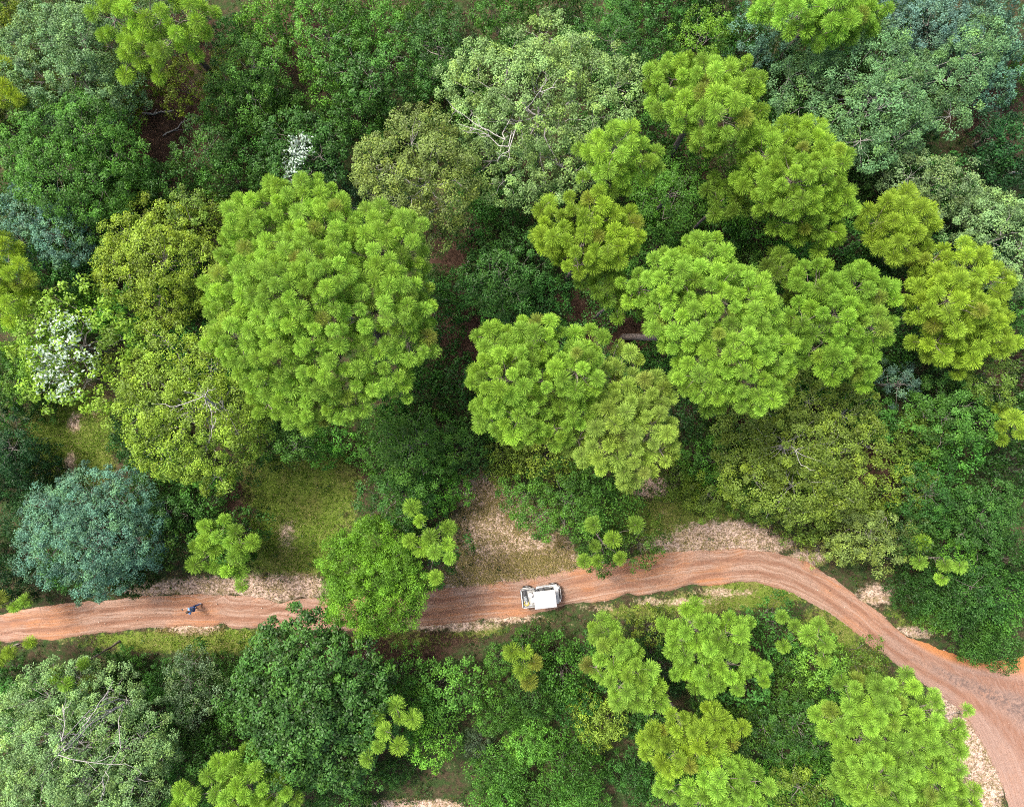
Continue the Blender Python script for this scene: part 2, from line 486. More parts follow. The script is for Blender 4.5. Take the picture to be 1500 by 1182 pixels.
at = nt.nodes.new('ShaderNodeAttribute'); at.attribute_name = 'tint'
sp = nt.nodes.new('ShaderNodeSeparateXYZ'); nt.links.new(at.outputs['Vector'], sp.inputs[0])
c = ramp(nt, sp.outputs[0], [(0, (.10, .065, .045)), (.4, (.25, .17, .12)), (1, (.42, .34, .28))])
principled(nt, out, c, .9, .15)
tag(link('gravel', mesh_np('gravel', V, Q, T), m), kind='stuff')
# ------------------------------------------------------------------ solid-shape helpers for the vehicle
import bmesh
def bm_box(bm, c, s, bev=.02, top=(1, 1), shift=(0, 0), rot=None):
    """bevelled box: centre c, size s, top face scaled by top and moved by shift"""
    t = bmesh.new()
    r = bmesh.ops.create_cube(t, size=1)
    for v in t.verts:
        k = top if v.co.z > 0 else (1, 1)
        sh = shift if v.co.z > 0 else (0, 0)
        v.co = Vector((v.co.x * s[0] * k[0] + sh[0], v.co.y * s[1] * k[1] + sh[1], v.co.z * s[2]))
    if bev: bmesh.ops.bevel(t, geom=t.edges[:], offset=bev, segments=2, affect='EDGES', profile=.6)
    mt = Matrix.Translation(c) @ (rot if rot else Matrix.Identity(4))
    t.transform(mt); me = bpy.data.meshes.new('tmp'); t.to_mesh(me); t.free(); bm.from_mesh(me); bpy.data.meshes.remove(me)

def bm_cyl(bm, c, r, h, axis='Z', seg=20, r2=None, bev=0):
    t = bmesh.new()
    bmesh.ops.create_cone(t, cap_ends=True, segments=seg, radius1=r, radius2=r if r2 is None else r2, depth=h)
    if bev: bmesh.ops.bevel(t, geom=[e for e in t.edges if abs(e.verts[0].co.z - e.verts[1].co.z) < 1e-5], offset=bev, segments=2, affect='EDGES')
    R = {'Z': Matrix.Identity(4), 'Y': Matrix.Rotation(math.pi / 2, 4, 'X'), 'X': Matrix.Rotation(math.pi / 2, 4, 'Y')}[axis]
    t.transform(Matrix.Translation(c) @ R); me = bpy.data.meshes.new('tmp'); t.to_mesh(me); t.free(); bm.from_mesh(me); bpy.data.meshes.remove(me)

def bm_tube(bm, pts, r, seg=8, closed=False):
    P = [Vector(p) for p in pts]; n = len(P); rings = []
    for i, p in enumerate(P):
        d = ((P[(i + 1) % n] if closed or i < n - 1 else p) - (P[i - 1] if closed or i > 0 else p)).normalized()
        u = d.orthogonal().normalized() if i == 0 else (u - d * u.dot(d)).normalized()
        v = d.cross(u)
        rings.append([bm.verts.new(p + (u * math.cos(a) + v * math.sin(a)) * r) for a in [6.2832 * k / seg for k in range(seg)]])
    for i in range(n if closed else n - 1):
        A, B = rings[i], rings[(i + 1) % n]
        for k in range(seg): bm.faces.new((A[k], A[(k + 1) % seg], B[(k + 1) % seg], B[k]))
    if not closed:
        bm.faces.new(rings[0][::-1]); bm.faces.new(rings[-1])

def bm_obj(name, fn, mat, parent=None, smooth=True):
    bm = bmesh.new(); fn(bm)
    bmesh.ops.recalc_face_normals(bm, faces=bm.faces[:])
    me = bpy.data.meshes.new(name); bm.to_mesh(me); bm.free()
    if smooth:
        for p in me.polygons: p.use_smooth = True
        try: me.set_sharp_from_angle(angle=math.radians(40))
        except Exception: pass
    return link(name, me, mat, parent)

M['white'] = plain_material('white_paint', (.44, .44, .435), .35, .5, vary=.06, scale=3)
M['roof_white'] = plain_material('white_roof_plastic', (.37, .362, .366), .5, .3, vary=.10, scale=2.5)
M['bed'] = plain_material('dusty_bed_liner', (.26, .26, .25), .7, .3, vary=.25)
M['black'] = plain_material('black_plastic', (.025, .025, .027), .55, .4)
M['rubber'] = plain_material('rubber', (.03, .028, .026), .85, .2)
M['grey_metal'] = plain_material('grey_metal', (.35, .36, .37), .4, .5, .6)
M['seat'] = plain_material('grey_seat_vinyl', (.07, .075, .08), .6, .3)
M['glass'] = plain_material('dark_glass', (.03, .05, .055), .08, .6)
M['lamp'] = plain_material('lamp_glass', (.75, .77, .78), .15, .6)
M['red_lamp'] = plain_material('red_lamp', (.35, .02, .02), .25, .5)
M['pale_blue'] = plain_material('pale_blue_plastic', (.17, .30, .37), .45, .4)
M['yellow_rope'] = plain_material('yellow_rope', (.36, .29, .06), .8, .2, vary=.3, scale=40)
M['lid_white'] = plain_material('white_plastic', (.42, .42, .42), .4, .4)

# ------------------------------------------------------------------ white open utility vehicle
vp = pix(791.5, 868.5, 0)
VR = math.radians(6.5)
VS = .94
veh = empty('utility_vehicle', (vp[0], vp[1], .035), VR); veh.scale = (VS, VS, VS)
tag(veh, 'white open utility vehicle with flat white roof and loaded bed on the dirt road', 'vehicle')
def body(bm):
    bm_box(bm, (0, 0, .42), (2.55, 1.10, .22), .03)
    bm_box(bm, (.35, 0, .56), (1.3, 1.36, .07), .02)
    for s in (-1, 1):
        bm_box(bm, (.30, s * .68, .60), (1.0, .07, .34), .02)
    bm_box(bm, (.93, 0, .76), (.16, 1.26, .50), .04)
bm_obj('body', body, M['white'], veh)
def hood(bm):
    bm_box(bm, (1.22, 0, .80), (.50, 1.28, .34), .06, top=(.86, .93), shift=(-.03, 0))
    bm_box(bm, (1.20, 0, .985), (.30, .62, .03), .012)
bm_obj('hood', hood, M['white'], veh)
bm_obj('dashboard', lambda bm: bm_box(bm, (.83, 0, 1.0), (.22, 1.24, .16), .04), M['black'], veh)
bm_obj('grille', lambda bm: bm_box(bm, (1.478, 0, .80), (.03, .66, .16), .008), M['black'], veh)
bm_obj('front_bumper', lambda bm: (bm_tube(bm, [(1.40, -.60, .50), (1.54, -.50, .52), (1.57, 0, .53), (1.54, .50, .52), (1.40, .60, .50)], .035),
                                   bm_tube(bm, [(1.54, -.34, .50), (1.56, -.34, .74), (1.56, .34, .74), (1.54, .34, .50)], .022)), M['white'], veh)
for s in (-1, 1):
    bm_obj('headlight', lambda bm: bm_box(bm, (1.462, s * .49, .83), (.05, .20, .11), .02), M['lamp'], veh)
    bm_obj('taillight', lambda bm: bm_box(bm, (-1.517, s * .60, .70), (.03, .08, .14), .01), M['red_lamp'], veh)
def roof(bm):
    bm_box(bm, (.29, 0, 1.90), (1.70, 1.36, .06), .03, top=(.97, .96))
    for yy in (-.40, 0, .40): bm_box(bm, (.34, yy, 1.935), (1.30, .16, .018), .008)
bm_obj('roof', roof, M['roof_white'], veh)
def cage(bm):
    for s in (-1, 1):
        bm_tube(bm, [(1.0, s * .62, .96), (.93, s * .60, 1.30), (.80, s * .58, 1.84), (.30, s * .57, 1.85), (-.30, s * .57, 1.85), (-.40, s * .60, 1.45), (-.43, s * .62, .75)], .026)
        bm_tube(bm, [(.22, s * .62, .75), (.20, s * .60, 1.40), (.16, s * .57, 1.85)], .022)
    bm_tube(bm, [(-.41, -.58, 1.35), (-.41, .58, 1.35)], .022)
bm_obj('roll_cage', cage, M['black'], veh)
def wsh(bm):
    R = Matrix.Rotation(math.radians(-13), 4, 'Y')
    bm_box(bm, (.90, 0, 1.40), (.015, 1.10, .84), 0, rot=R)
bm_obj('windshield', wsh, M['glass'], veh, False)
for s in (-1, 1):
    d = bm_obj('door', lambda bm: (bm_box(bm, (.53, s * .735, .70), (.62, .03, .42), .012), bm_box(bm, (.53, s * .735, .94), (.66, .04, .04), .012)), M['white'], veh)
    bm_obj('handle', lambda bm: bm_box(bm, (.30, s * .758, .86), (.12, .02, .03), .006), M['black'], d)
    bm_obj('side_window', lambda bm: bm_box(bm, (.58, s * .625, 1.36), (.50, .012, .62), 0, rot=Matrix.Rotation(math.radians(s * 4), 4, 'X')), M['glass'], veh, False)
    se = bm_obj('seat', lambda bm: bm_box(bm, (.08, s * .32, .78), (.50, .56, .15), .05), M['seat'], veh)
    bm_obj('backrest', lambda bm: bm_box(bm, (-.22, s * .32, 1.10), (.13, .56, .58), .05, rot=Matrix.Rotation(math.radians(-10), 4, 'Y')), M['seat'], se)
    for xx in (-1.02, 1.02):
        bm_obj('fender', lambda bm: bm_box(bm, (xx, s * .66, .72), (.66, .20, .07), .03, top=(.8, .95)), M['white'], veh)
        w = empty('wheel', (xx, s * .64, .31)); w.parent = veh
        def tyre(bm):
            bm_cyl(bm, (0, 0, 0), .31, .22, 'Y', 28, bev=.04)
            for k in range(18):
                a = k * 6.2832 / 18
                bm_box(bm, (.305 * math.cos(a), 0, .305 * math.sin(a)), (.05, .20, .03), .006, rot=Matrix.Rotation(-a + math.pi / 2, 4, 'Y'))
        bm_obj('tyre', tyre, M['rubber'], w)
        def rim(bm):
            bm_cyl(bm, (0, s * .105, 0), .17, .03, 'Y', 20, bev=.008)
            bm_cyl(bm, (0, s * .125, 0), .05, .03, 'Y', 12, bev=.006)
        bm_obj('rim', rim, M['grey_metal'], w)
sw_ = Matrix.Translation((.62, .32, 1.12)) @ Matrix.Rotation(math.radians(-55), 4, 'Y')
bm_obj('steering_wheel', lambda bm: (bm_tube(bm, [sw_ @ Vector((.17 * math.cos(a), .17 * math.sin(a), 0)) for a in [6.2832 * k / 20 for k in range(20)]], .018, 6, True),
                                     bm_tube(bm, [sw_ @ Vector((0, -.16, 0)), sw_ @ Vector((0, .16, 0))], .014, 6), bm_tube(bm, [sw_ @ Vector((0, 0, 0)), (.80, .32, 1.0)], .02, 6)), M['black'], veh)
def bed(bm):
    bm_box(bm, (-.97, 0, .72), (1.06, 1.40, .06), .015)
    for s in (-1, 1): bm_box(bm, (-.97, s * .70, .89), (1.06, .05, .29), .015)
    bm_box(bm, (-.465, 0, .89), (.05, 1.35, .29), .015)
    for k in range(6): bm_box(bm, (-.97, -.5 + k * .2, .755), (.95, .05, .012), .004)
cb = bm_obj('cargo_bed', bed, M['bed'], veh)
bm_obj('tailgate', lambda bm: (bm_box(bm, (-1.475, 0, .88), (.05, 1.35, .27), .015), bm_box(bm, (-1.475, 0, 1.025), (.07, 1.2, .03), .01)), M['white'], cb)
for s in (-1, 1):
    bm_obj('rear_rack', lambda bm: bm_tube(bm, [(-1.42, s * .70, 1.03), (-1.42, s * .70, 1.14), (-.50, s * .70, 1.14), (-.50, s * .70, 1.03)], .018), M['grey_metal'], veh)
bm_obj('rear_bumper', lambda bm: bm_box(bm, (-1.52, 0, .50), (.07, 1.1, .10), .02), M['black'], veh)

def on_bed(name, x, y, zz=.80, rz=0.):
    c, s = math.cos(VR), math.sin(VR)
    x, y, zz = x * VS, y * VS, zz * VS
    o = empty(name, (vp[0] + c * x - s * y, vp[1] + s * x + c * y, .035 + zz), VR + rz); o.scale = (VS, VS, VS)
    return o
b = tag(on_bed('bucket', -.78, .26), 'round white lidded bucket in the rear bed of the vehicle', 'bucket')
bm_obj('pail', lambda bm: bm_cyl(bm, (0, 0, .19), .14, .38, 'Z', 24, .165), M['lid_white'], b)
bm_obj('lid', lambda bm: bm_cyl(bm, (0, 0, .395), .178, .035, 'Z', 24, bev=.01), M['lid_white'], b)
bm_obj('handle', lambda bm: bm_tube(bm, [(0, .17 * math.cos(a), .34 + .1 * math.sin(a)) for a in [math.pi * k / 12 for k in range(13)]], .008, 6), M['grey_metal'], b)
b = tag(on_bed('cooler', -.64, -.16, rz=.05), 'pale blue cooler box beside the white bucket in the vehicle bed', 'cooler')
bm_obj('box', lambda bm: bm_box(bm, (0, 0, .14), (.30, .40, .28), .03), M['pale_blue'], b)
bm_obj('lid', lambda bm: bm_box(bm, (0, 0, .305), (.32, .42, .05), .02), M['lid_white'], b)
bm_obj('handle', lambda bm: bm_tube(bm, [(.165, -.12, .2), (.20, -.1, .2), (.20, .1, .2), (.165, .12, .2)], .012, 6), M['black'], b)
b = tag(on_bed('toolbox', -1.22, .40, rz=.1), 'black toolbox in the rear corner of the vehicle bed', 'toolbox')
bm_obj('box', lambda bm: bm_box(bm, (0, 0, .10), (.22, .42, .20), .02), M['black'], b)
bm_obj('lid', lambda bm: bm_box(bm, (0, 0, .225), (.23, .43, .05), .02), M['black'], b)
bm_obj('handle', lambda bm: bm_tube(bm, [(0, -.1, .24), (0, -.08, .30), (0, .08, .30), (0, .1, .24)], .012, 6), M['grey_metal'], b)
b = on_bed('rope_coil', -1.16, -.42)
tag(b, 'yellow rope coil lying in the lower rear corner of the vehicle bed', 'rope')
rr = random.Random(3)
bm_obj('rope', lambda bm: [bm_tube(bm, [((.16 + .012 * k + .02 * math.sin(3 * a + k)) * math.cos(a), (.16 + .01 * k) * math.sin(a), .02 + .028 * k + .006 * math.sin(5 * a)) for a in [6.2832 * q / 28 for q in range(28)]], .015, 6, True) for k in range(4)], M['yellow_rope'], b)
b = tag(on_bed('duffel_bag', -1.18, -.02, rz=.2), 'grey-white duffel bag lying across the middle of the vehicle bed', 'bag')
bm_obj('bag', lambda bm: bm_cyl(bm, (0, 0, .13), .13, .50, 'Y', 18, bev=.05), plain_material('grey_canvas', (.22, .24, .25), .85, .15, vary=.2), b)
bm_obj('strap', lambda bm: [bm_tube(bm, [(.136 * math.cos(a), yy, .13 + .136 * math.sin(a)) for a in [6.2832 * q / 20 for q in range(20)]], .012, 6, True) for yy in (-.12, .12)], M['black'], b)

# ------------------------------------------------------------------ the person on the road
def skin(verts, edges, radii, root=0, sub=2):
    me = bpy.data.meshes.new('tmp'); me.from_pydata(verts, edges, [])
    o = bpy.data.objects.new('tmp', me); COL.objects.link(o)
    md = o.modifiers.new('Skin', 'SKIN'); md.use_smooth_shade = True
    if not me.skin_vertices:
        bmx = bmesh.new(); bmx.from_mesh(me); bmx.verts.layers.skin.verify(); bmx.to_mesh(me); bmx.free()
    for i, r in enumerate(radii):
        sv = me.skin_vertices[0].data[i]
        sv.radius = (r, r) if isinstance(r, (int, float)) else r
        sv.use_root = (i == root)
    o.modifiers.new('Sub', 'SUBSURF').levels = sub
    dg = bpy.context.evaluated_depsgraph_get(); dg.update()
    res = bpy.data.meshes.new_from_object(o.evaluated_get(dg))
    bpy.data.objects.remove(o); bpy.data.meshes.remove(me)
    return res
def chain(pts): return [(i, i + 1) for i in range(len(pts) - 1)]
def join(name, meshes, mat, parent, extra=None):
    bm = bmesh.new()
    for m_ in meshes: bm.from_mesh(m_); bpy.data.meshes.remove(m_)
    if extra: extra(bm)
    me = bpy.data.meshes.new(name); bm.to_mesh(me); bm.free()
    for p in me.polygons: p.use_smooth = True
    me.materials.clear()
    return link(name, me, mat, parent)

M['skin'] = plain_material('skin', (.36, .21, .15), .55, .35, vary=.05)
M['shirt'] = plain_material('steel_blue_cloth', (.16, .28, .50), .85, .15, vary=.15)
M['trousers'] = plain_material('navy_cloth', (.028, .06, .17), .85, .15, vary=.2)
M['hair'] = plain_material('dark_hair', (.03, .022, .018), .6, .3, vary=.3, scale=40)
M['shoe'] = plain_material('grey_shoe', (.30, .32, .40), .6, .3)

fp = pix(290.5, 886.5, 0)
per = empty('person', (fp[0], fp[1], .035), math.radians(100))   # local +y is the way they face (to the left of the photo)
tag(per, 'person in blue shirt and navy trousers walking on the dirt road, one arm held out', 'person')
# body: pelvis first, then spine, head, legs, arms
BV = [(0, 0, .95), (0, .0, 1.10), (0, .01, 1.26), (0, .01, 1.40), (0, .02, 1.50), (0, .045, 1.60), (0, .04, 1.70),
      (-.095, .02, .88), (-.11, .13, .49), (-.11, .20, .10), (-.12, .33, .05),
      (.095, .0, .88), (.11, -.02, .48), (.11, -.22, .12), (.12, -.12, .04),
      (-.18, .0, 1.42), (-.25, .03, 1.16), (-.22, .25, 1.08),
      (.18, .0, 1.42), (.23, .16, 1.22), (.17, .42, 1.24)]
BE = [(0, 1), (1, 2), (2, 3), (3, 4), (4, 5), (5, 6), (0, 7), (7, 8), (8, 9), (9, 10), (0, 11), (11, 12), (12, 13), (13, 14), (3, 15), (15, 16), (16, 17), (3, 18), (18, 19), (19, 20)]
BR = [(.15, .11), (.13, .10), (.145, .105), (.14, .09), .052, (.075, .09), (.07, .082), .085, .055, .04, .035, .085, .055, .04, .035, .052, .04, .028, .052, .04, .028]
parts = [skin(BV, BE, BR)]
def hand(wrist, d, s):
    d = Vector(d).normalized(); up = Vector((0, 0, 1)); side_ = d.cross(up).normalized() * s
    w = Vector(wrist); out_ = [skin([w - d * .01, w + d * .045, w + d * .085], [(0, 1), (1, 2)], [(.026, .02), (.036, .016), (.034, .013)], sub=1)]
    for k, ln in enumerate((.062, .072, .068, .052)):
        b0 = w + d * .085 + side_ * (-.027 + .018 * k)
        p1 = b0 + d * ln * .42 - up * .006; p2 = p1 + d * ln * .28 - up * .018; p3 = p2 + d * ln * .14 - up * .024
        out_.append(skin([b0 - d * .02, p1, p2, p3], chain([0] * 4), [.009, .0085, .008, .007], sub=1))
    t0 = w + d * .03 - side_ * .03; t1 = t0 + d * .03 - side_ * .022 - up * .01; t2 = t1 + d * .03 - side_ * .004 - up * .016
    out_.append(skin([t0, t1, t2], chain([0] * 3), [.012, .010, .008], sub=1))
    return out_
parts += hand((-.22, .25, 1.08), (.15, 1, -.1), -1) + hand((.17, .42, 1.24), (-.12, 1, .05), 1)
def face(bm):
    bm_box(bm, (0, .135, 1.645), (.026, .035, .045), .008, top=(.5, .5))       # nose
    for s in (-1, 1): bm_cyl(bm, (s * .077, .04, 1.65), .026, .014, 'X', 10)     # ears
    bm_box(bm, (0, .122, 1.60), (.045, .012, .012), .004)                        # mouth
join('body', parts, M['skin'], per, face)
for s in (-1, 1):
    bm_obj('eye', lambda bm: bm_cyl(bm, (s * .03, .122, 1.668), .011, .01, 'Y', 10), M['black'], per)
SV = [(0, 0, .93), (0, 0, 1.10), (0, .01, 1.26), (0, .01, 1.40), (0, .018, 1.475), (-.18, 0, 1.42), (-.232, .02, 1.24), (.18, 0, 1.42), (.215, .10, 1.28)]
join('shirt', [skin(SV, [(0, 1), (1, 2), (2, 3), (3, 4), (3, 5), (5, 6), (3, 7), (7, 8)], [(.175, .135), (.155, .125), (.17, .13), (.165, .11), .07, .07, .062, .07, .062])], M['shirt'], per)
TV = [(0, 0, .93), (-.095, .02, .85), (-.11, .13, .49), (-.11, .20, .13), (.095, 0, .85), (.11, -.02, .48), (.11, -.22, .16)]
join('trousers', [skin(TV, [(0, 1), (1, 2), (2, 3), (0, 4), (4, 5), (5, 6)], [(.165, .125), .105, .075, .062, .105, .075, .062])], M['trousers'], per)
for c_, pit in (((-.115, .26, .05), 0), ((.115, -.17, .06), .25)):
    bm_obj('shoe', lambda bm: bm_box(bm, c_, (.10, .28, .09), .03, top=(.75, .7), shift=(0, -.03), rot=Matrix.Rotation(-pit, 4, 'X')), M['shoe'], per)
def hair(bm):
    bmesh.ops.create_icosphere(bm, subdivisions=3, radius=1)
    for v in bm.verts:
        c = v.co.copy()
        zc = max(c.z, -.25 if c.y < .1 else .18)
        v.co = Vector((c.x * .093, .03 + c.y * .112 - .008, 1.685 + zc * .092))
bm_obj('hair', hair, M['hair'], per)
# what they hold
cr, sr = math.cos(math.radians(100)), math.sin(math.radians(100))
hx, hy = .155, .545
dv = empty('handset', (fp[0] + cr * hx - sr * hy, fp[1] + sr * hx + cr * hy, .035 + 1.245), math.radians(100))
tag(dv, 'small black handset held out in the hand of the person', 'handset')
bm_obj('case', lambda bm: bm_box(bm, (0, 0, 0), (.15, .09, .035), .01), M['black'], dv)
bm_obj('antenna', lambda bm: bm_cyl(bm, (.05, .06, .01), .008, .09, 'Y', 8), M['black'], dv)

# ------------------------------------------------------------------ fallen wood
def log(a, b, r, label, mat='grey_bark', z=.15, forks=2):
    p0, p1 = pix(*a)[:2], pix(*b)[:2]
    root = empty('fallen_branch', (p0[0], p0[1], 0)); tag(root, label, 'fallen branch')
    q = np.array([p1[0] - p0[0], p1[1] - p0[1], 0]); L = np.linalg.norm(q)
    zz = float(ground_z(np.array([p0[0]]), np.array([p0[1]]))[0]) + z
    s = bend((0, 0, zz), (q[0], q[1], zz + .1), r, r * .45, 7, .12)
    for k in range(forks):
        st = s[2 + k * 2][0]
        s += bend(st, st + q * .3 + RNG.normal(0, .3 * L / 2, 3) * [1, 1, .2], r * .4, r * .15, 4, .15)
    V, Q = tubes(s, 7)
    link('wood', mesh_np('wood', V, Q, None, True), M[mat], root)
log((216, 172), (262, 168), .09, 'pale fallen branch on the red leaf litter at upper left', 'pale_bark')
log((246, 205), (290, 175), .05, 'thin forked fallen branch slanting across the red leaf litter', 'pale_bark')
log((1275, 996), (1306, 1016), .10, 'grey fallen branch in the grass between the road bend and the big pine', 'grey_bark')
log((880, 480), (905, 462), .06, 'dark fallen branch on red litter in the middle of the forest', 'twig')
log((1462, 262), (1500, 250), .08, 'grey fallen branch in the dark gap at the right edge', 'pale_bark')
log((672, 398), (700, 372), .06, 'thin fallen branch in the dark red gap right of the biggest pine', 'pale_bark')

# ------------------------------------------------------------------ daylight and camera
w = bpy.data.worlds.new('World'); scene.world = w
w.use_nodes = True
nt = w.node_tree
bg = nt.nodes.get('Background') or nt.nodes.new('ShaderNodeBackground')
sky = nt.nodes.new('ShaderNodeTexSky'); sky.sky_type = 'NISHITA'; sky.sun_disc = False
EL, AZ = math.radians(58), math.radians(-50)
sky.sun_elevation = EL; sky.sun_rotation = AZ; sky.air_density = .6; sky.dust_density = 5.0; sky.ozone_density = .4
nt.links.new(sky.outputs[0], bg.inputs[0]); bg.inputs[1].default_value = .13
sd = bpy.data.lights.new('sun', 'SUN'); sd.energy = 1.5; sd.angle = math.radians(11); sd.color = (1, .95, .87)
so = bpy.data.objects.new('sun', sd); COL.objects.link(so)
dirv = Vector((math.sin(AZ) * math.cos(EL), math.cos(AZ) * math.cos(EL), math.sin(EL)))
so.rotation_euler = dirv.to_track_quat('Z', 'Y').to_euler(); so.location = dirv * 80

cd = bpy.data.cameras.new('camera'); cam = bpy.data.objects.new('camera', cd); COL.objects.link(cam)
cam.location = (0, 0, H); cam.rotation_euler = (0, 0, 0)
cd.sensor_width = 36; cd.lens = 36 * F / 1500; cd.clip_end = 2000; cd.clip_start = .5
scene.camera = cam
vs = scene.view_settings
vs.view_transform = 'Standard'; vs.look = 'None'; vs.gamma = 1; vs.exposure = 1.92
try: vs.use_curve_mapping = False
except Exception: pass
scene.render.engine = 'CYCLES'
cy = scene.cycles
cy.max_bounces = 6; cy.diffuse_bounces = 3; cy.glossy_bounces = 2; cy.transmission_bounces = 3; cy.transparent_max_bounces = 4
cy.use_adaptive_sampling = True
cy.adaptive_threshold = .02
cy.use_denoising = False
cy.filter_width = 1.0
# ------------------------------------------------------------------ foliage generators
def shell_points(lobes, spacing, lo=-.25, squash=.72, jitter=.08, rng=RNG, cover=.86):
    """spread points over the joint surface of the lobes (x, y, z, R); returns points, outward axes"""
    buf = np.zeros((20000, 3)); axs = []; cnt = 0
    L = np.array(lobes, float)
    for i, (cx, cy, cz, R) in enumerate(L):
        sq = squash
        n = int(7 * (2 * np.pi * R * R * (1 - lo)) / (spacing * spacing)) + 6
        u = rng.uniform(lo, 1, n); a = rng.uniform(0, 6.2832, n); s = np.sqrt(1 - u * u)
        d = np.stack([s * np.cos(a), s * np.sin(a), u], 1)
        p = np.array([cx, cy, cz]) + d * np.array([R, R, R * sq]) * (1 + rng.normal(0, jitter, (n, 1)))
        keep = np.ones(n, bool)
        for j, (ox, oy, oz, OR) in enumerate(L):
            if j == i: continue
            q = (p - [ox, oy, oz]) / [OR, OR, OR * sq]
            keep &= (q ** 2).sum(1) > cover ** 2
        for k in np.nonzero(keep)[0]:
            if cnt and (((buf[:cnt] - p[k]) ** 2).sum(1) < spacing * spacing).any(): continue
            buf[cnt] = p[k]; cnt += 1; axs.append(unit(d[k] * np.array([1, 1, 1.1])))
    return buf[:cnt].copy(), np.array(axs)

def tufts(P, A, R, n, rng=RNG, width=.0095, dry=.05):
    """needle brushes at points P pointing along A with radius R"""
    T = len(P); m = T * n
    A = unit(A + np.array([0, 0, .55]) + rng.normal(0, .18, A.shape))
    A_ = np.repeat(A, n, 0); P_ = np.repeat(P, n, 0); R_ = np.repeat(R, n)
    ref = np.where(np.abs(A_[:, 2:3]) > .95, np.array([[1., 0, 0]]), np.array([[0, 0, 1.]]))
    u = unit(np.cross(A_, ref)); v = np.cross(A_, u)
    th = np.arccos(rng.uniform(-.35, .99, m)); ph = rng.uniform(0, 6.2832, m)
    d = A_ * np.cos(th)[:, None] + (u * np.cos(ph)[:, None] + v * np.sin(ph)[:, None]) * np.sin(th)[:, None]
    L = R_ * rng.uniform(.76, 1.07, m)
    p0 = P_ - A_ * (R_ * rng.uniform(0, .45, m) * (th / 2))[:, None]
    droop = np.zeros((m, 3)); droop[:, 2] = -L * .16 * np.sin(th)
    p2 = p0 + d * L[:, None] + droop
    w = unit(np.cross(d, rng.normal(0, 1, (m, 3)))) * (width * rng.uniform(.7, 1.3, m))[:, None]
    # one slim wedge per bundle of needles: pointed at the sheath, frayed wide at the tip
    V = np.stack([p0 + d * (L * .05)[:, None], p2 + w * 1.5, p2 - w * 1.5], 1).reshape(-1, 3)
    Q = (np.arange(m) * 3)[:, None] + [0, 1, 2]
    tb = np.repeat(rng.normal(.5, .13, T), n); ty = np.repeat(rng.random(T) ** 2 * .45, n)
    td = np.repeat((rng.random(T) < dry) * rng.uniform(.15, .45, T), n)
    br = np.clip(tb + rng.normal(0, .12, m), .05, 1)
    # needles pale towards the tip, browner at the sheath
    s_ = np.stack([br * .62, ty, td + .10], 1); e_ = np.stack([br * 1.2, ty + .2, td], 1)
    Tn = np.stack([s_, e_, e_], 1).reshape(-1, 3)
    return V, Q, Tn

def leaf_cloud(C, A, rc, n, ll, lw, rng=RNG, flat=.7, white=None, upbias=.75):
    """n leaves round every clump centre C (outward axis A): kite-shaped blades"""
    K = len(C); m = K * n
    C_ = np.repeat(C, n, 0); A_ = np.repeat(A, n, 0); r_ = np.repeat(rc, n)
    q = unit(rng.normal(0, 1, (m, 3)) + A_ * .9) * (rng.random((m, 1)) ** .45)
    q[:, 2] *= flat
    p = C_ + q * r_[:, None]
    nrm = unit(rng.normal(0, .55, (m, 3)) + q * .7 + np.array([0, 0, upbias]))
    l = unit(np.cross(nrm, rng.normal(0, 1, (m, 3)))); s = np.cross(nrm, l)
    LL = (ll * rng.uniform(.6, 1.25, m))[:, None]; LW = (lw * rng.uniform(.7, 1.2, m))[:, None]
    tip = p + l * LL - np.array([0, 0, 1.]) * LL * .25
    mid = p + l * LL * .45 + nrm * LW * .25
    V = np.stack([p, mid - s * LW, tip, mid + s * LW], 1).reshape(-1, 3)
    b = (np.arange(m) * 4)[:, None]
    Q = b + [0, 1, 2, 3]
    cb = np.repeat(rng.normal(.5, .23, K), n); cy = np.repeat(rng.random(K) ** 2 * .75, n)
    T = np.stack([np.clip(cb + rng.normal(0, .18, m), .02, 1.1), np.clip(cy + rng.normal(0, .2, m), 0, 1), np.zeros(m)], 1)
    if white is not None:
        sx, sy = toscreen(p)
        for (wx, wy, rx, ry, dens) in white:
            dd = ((sx - wx) / rx) ** 2 + ((sy - wy) / ry) ** 2
            T[:, 2] = np.maximum(T[:, 2], (rng.random(m) < dens * np.clip(1.5 - dd, 0, 1)) * rng.uniform(.55, 1, m))
    return V, Q, np.repeat(T, 4, 0)

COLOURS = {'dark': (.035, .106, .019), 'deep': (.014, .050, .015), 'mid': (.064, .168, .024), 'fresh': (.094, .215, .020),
           'olive': (.112, .182, .026), 'yellow': (.165, .262, .028), 'sage': (.115, .205, .084), 'teal': (.080, .178, .132),
           'grey': (.116, .176, .098), 'lime': (.150, .285, .030), 'palesage': (.160, .265, .098), 'khaki': (.145, .200, .050), 'pine': (.178, .335, .042),
           'pineyel': (.208, .335, .036), 'pinelime': (.196, .358, .050), 'pinedull': (.115, .215, .028), 'pinepale': (.228, .345, .066)}
WORD = {'lime': 'bright lime green', 'dark': 'dark green', 'deep': 'very dark green', 'mid': 'mid-green', 'fresh': 'bright green', 'olive': 'olive-green', 'yellow': 'yellow-green',
        'sage': 'sage-green', 'teal': 'blue-green', 'grey': 'grey-green', 'palesage': 'pale sage', 'khaki': 'khaki-green'}

def colour(o, key, j=.10, rng=RNG):
    c = np.array(COLOURS[key]) * (1 + rng.normal(0, j, 3) * np.array([1, .6, 1])) * (1 + rng.normal(0, j * .6))
    o.color = (*np.clip(c, .003, 1), 1)

CROWNS = []        # screen discs of what is already covered: (px, py, r, z)
LAND = []          # (px, py, short phrase) landmarks for the labels of the smaller plants

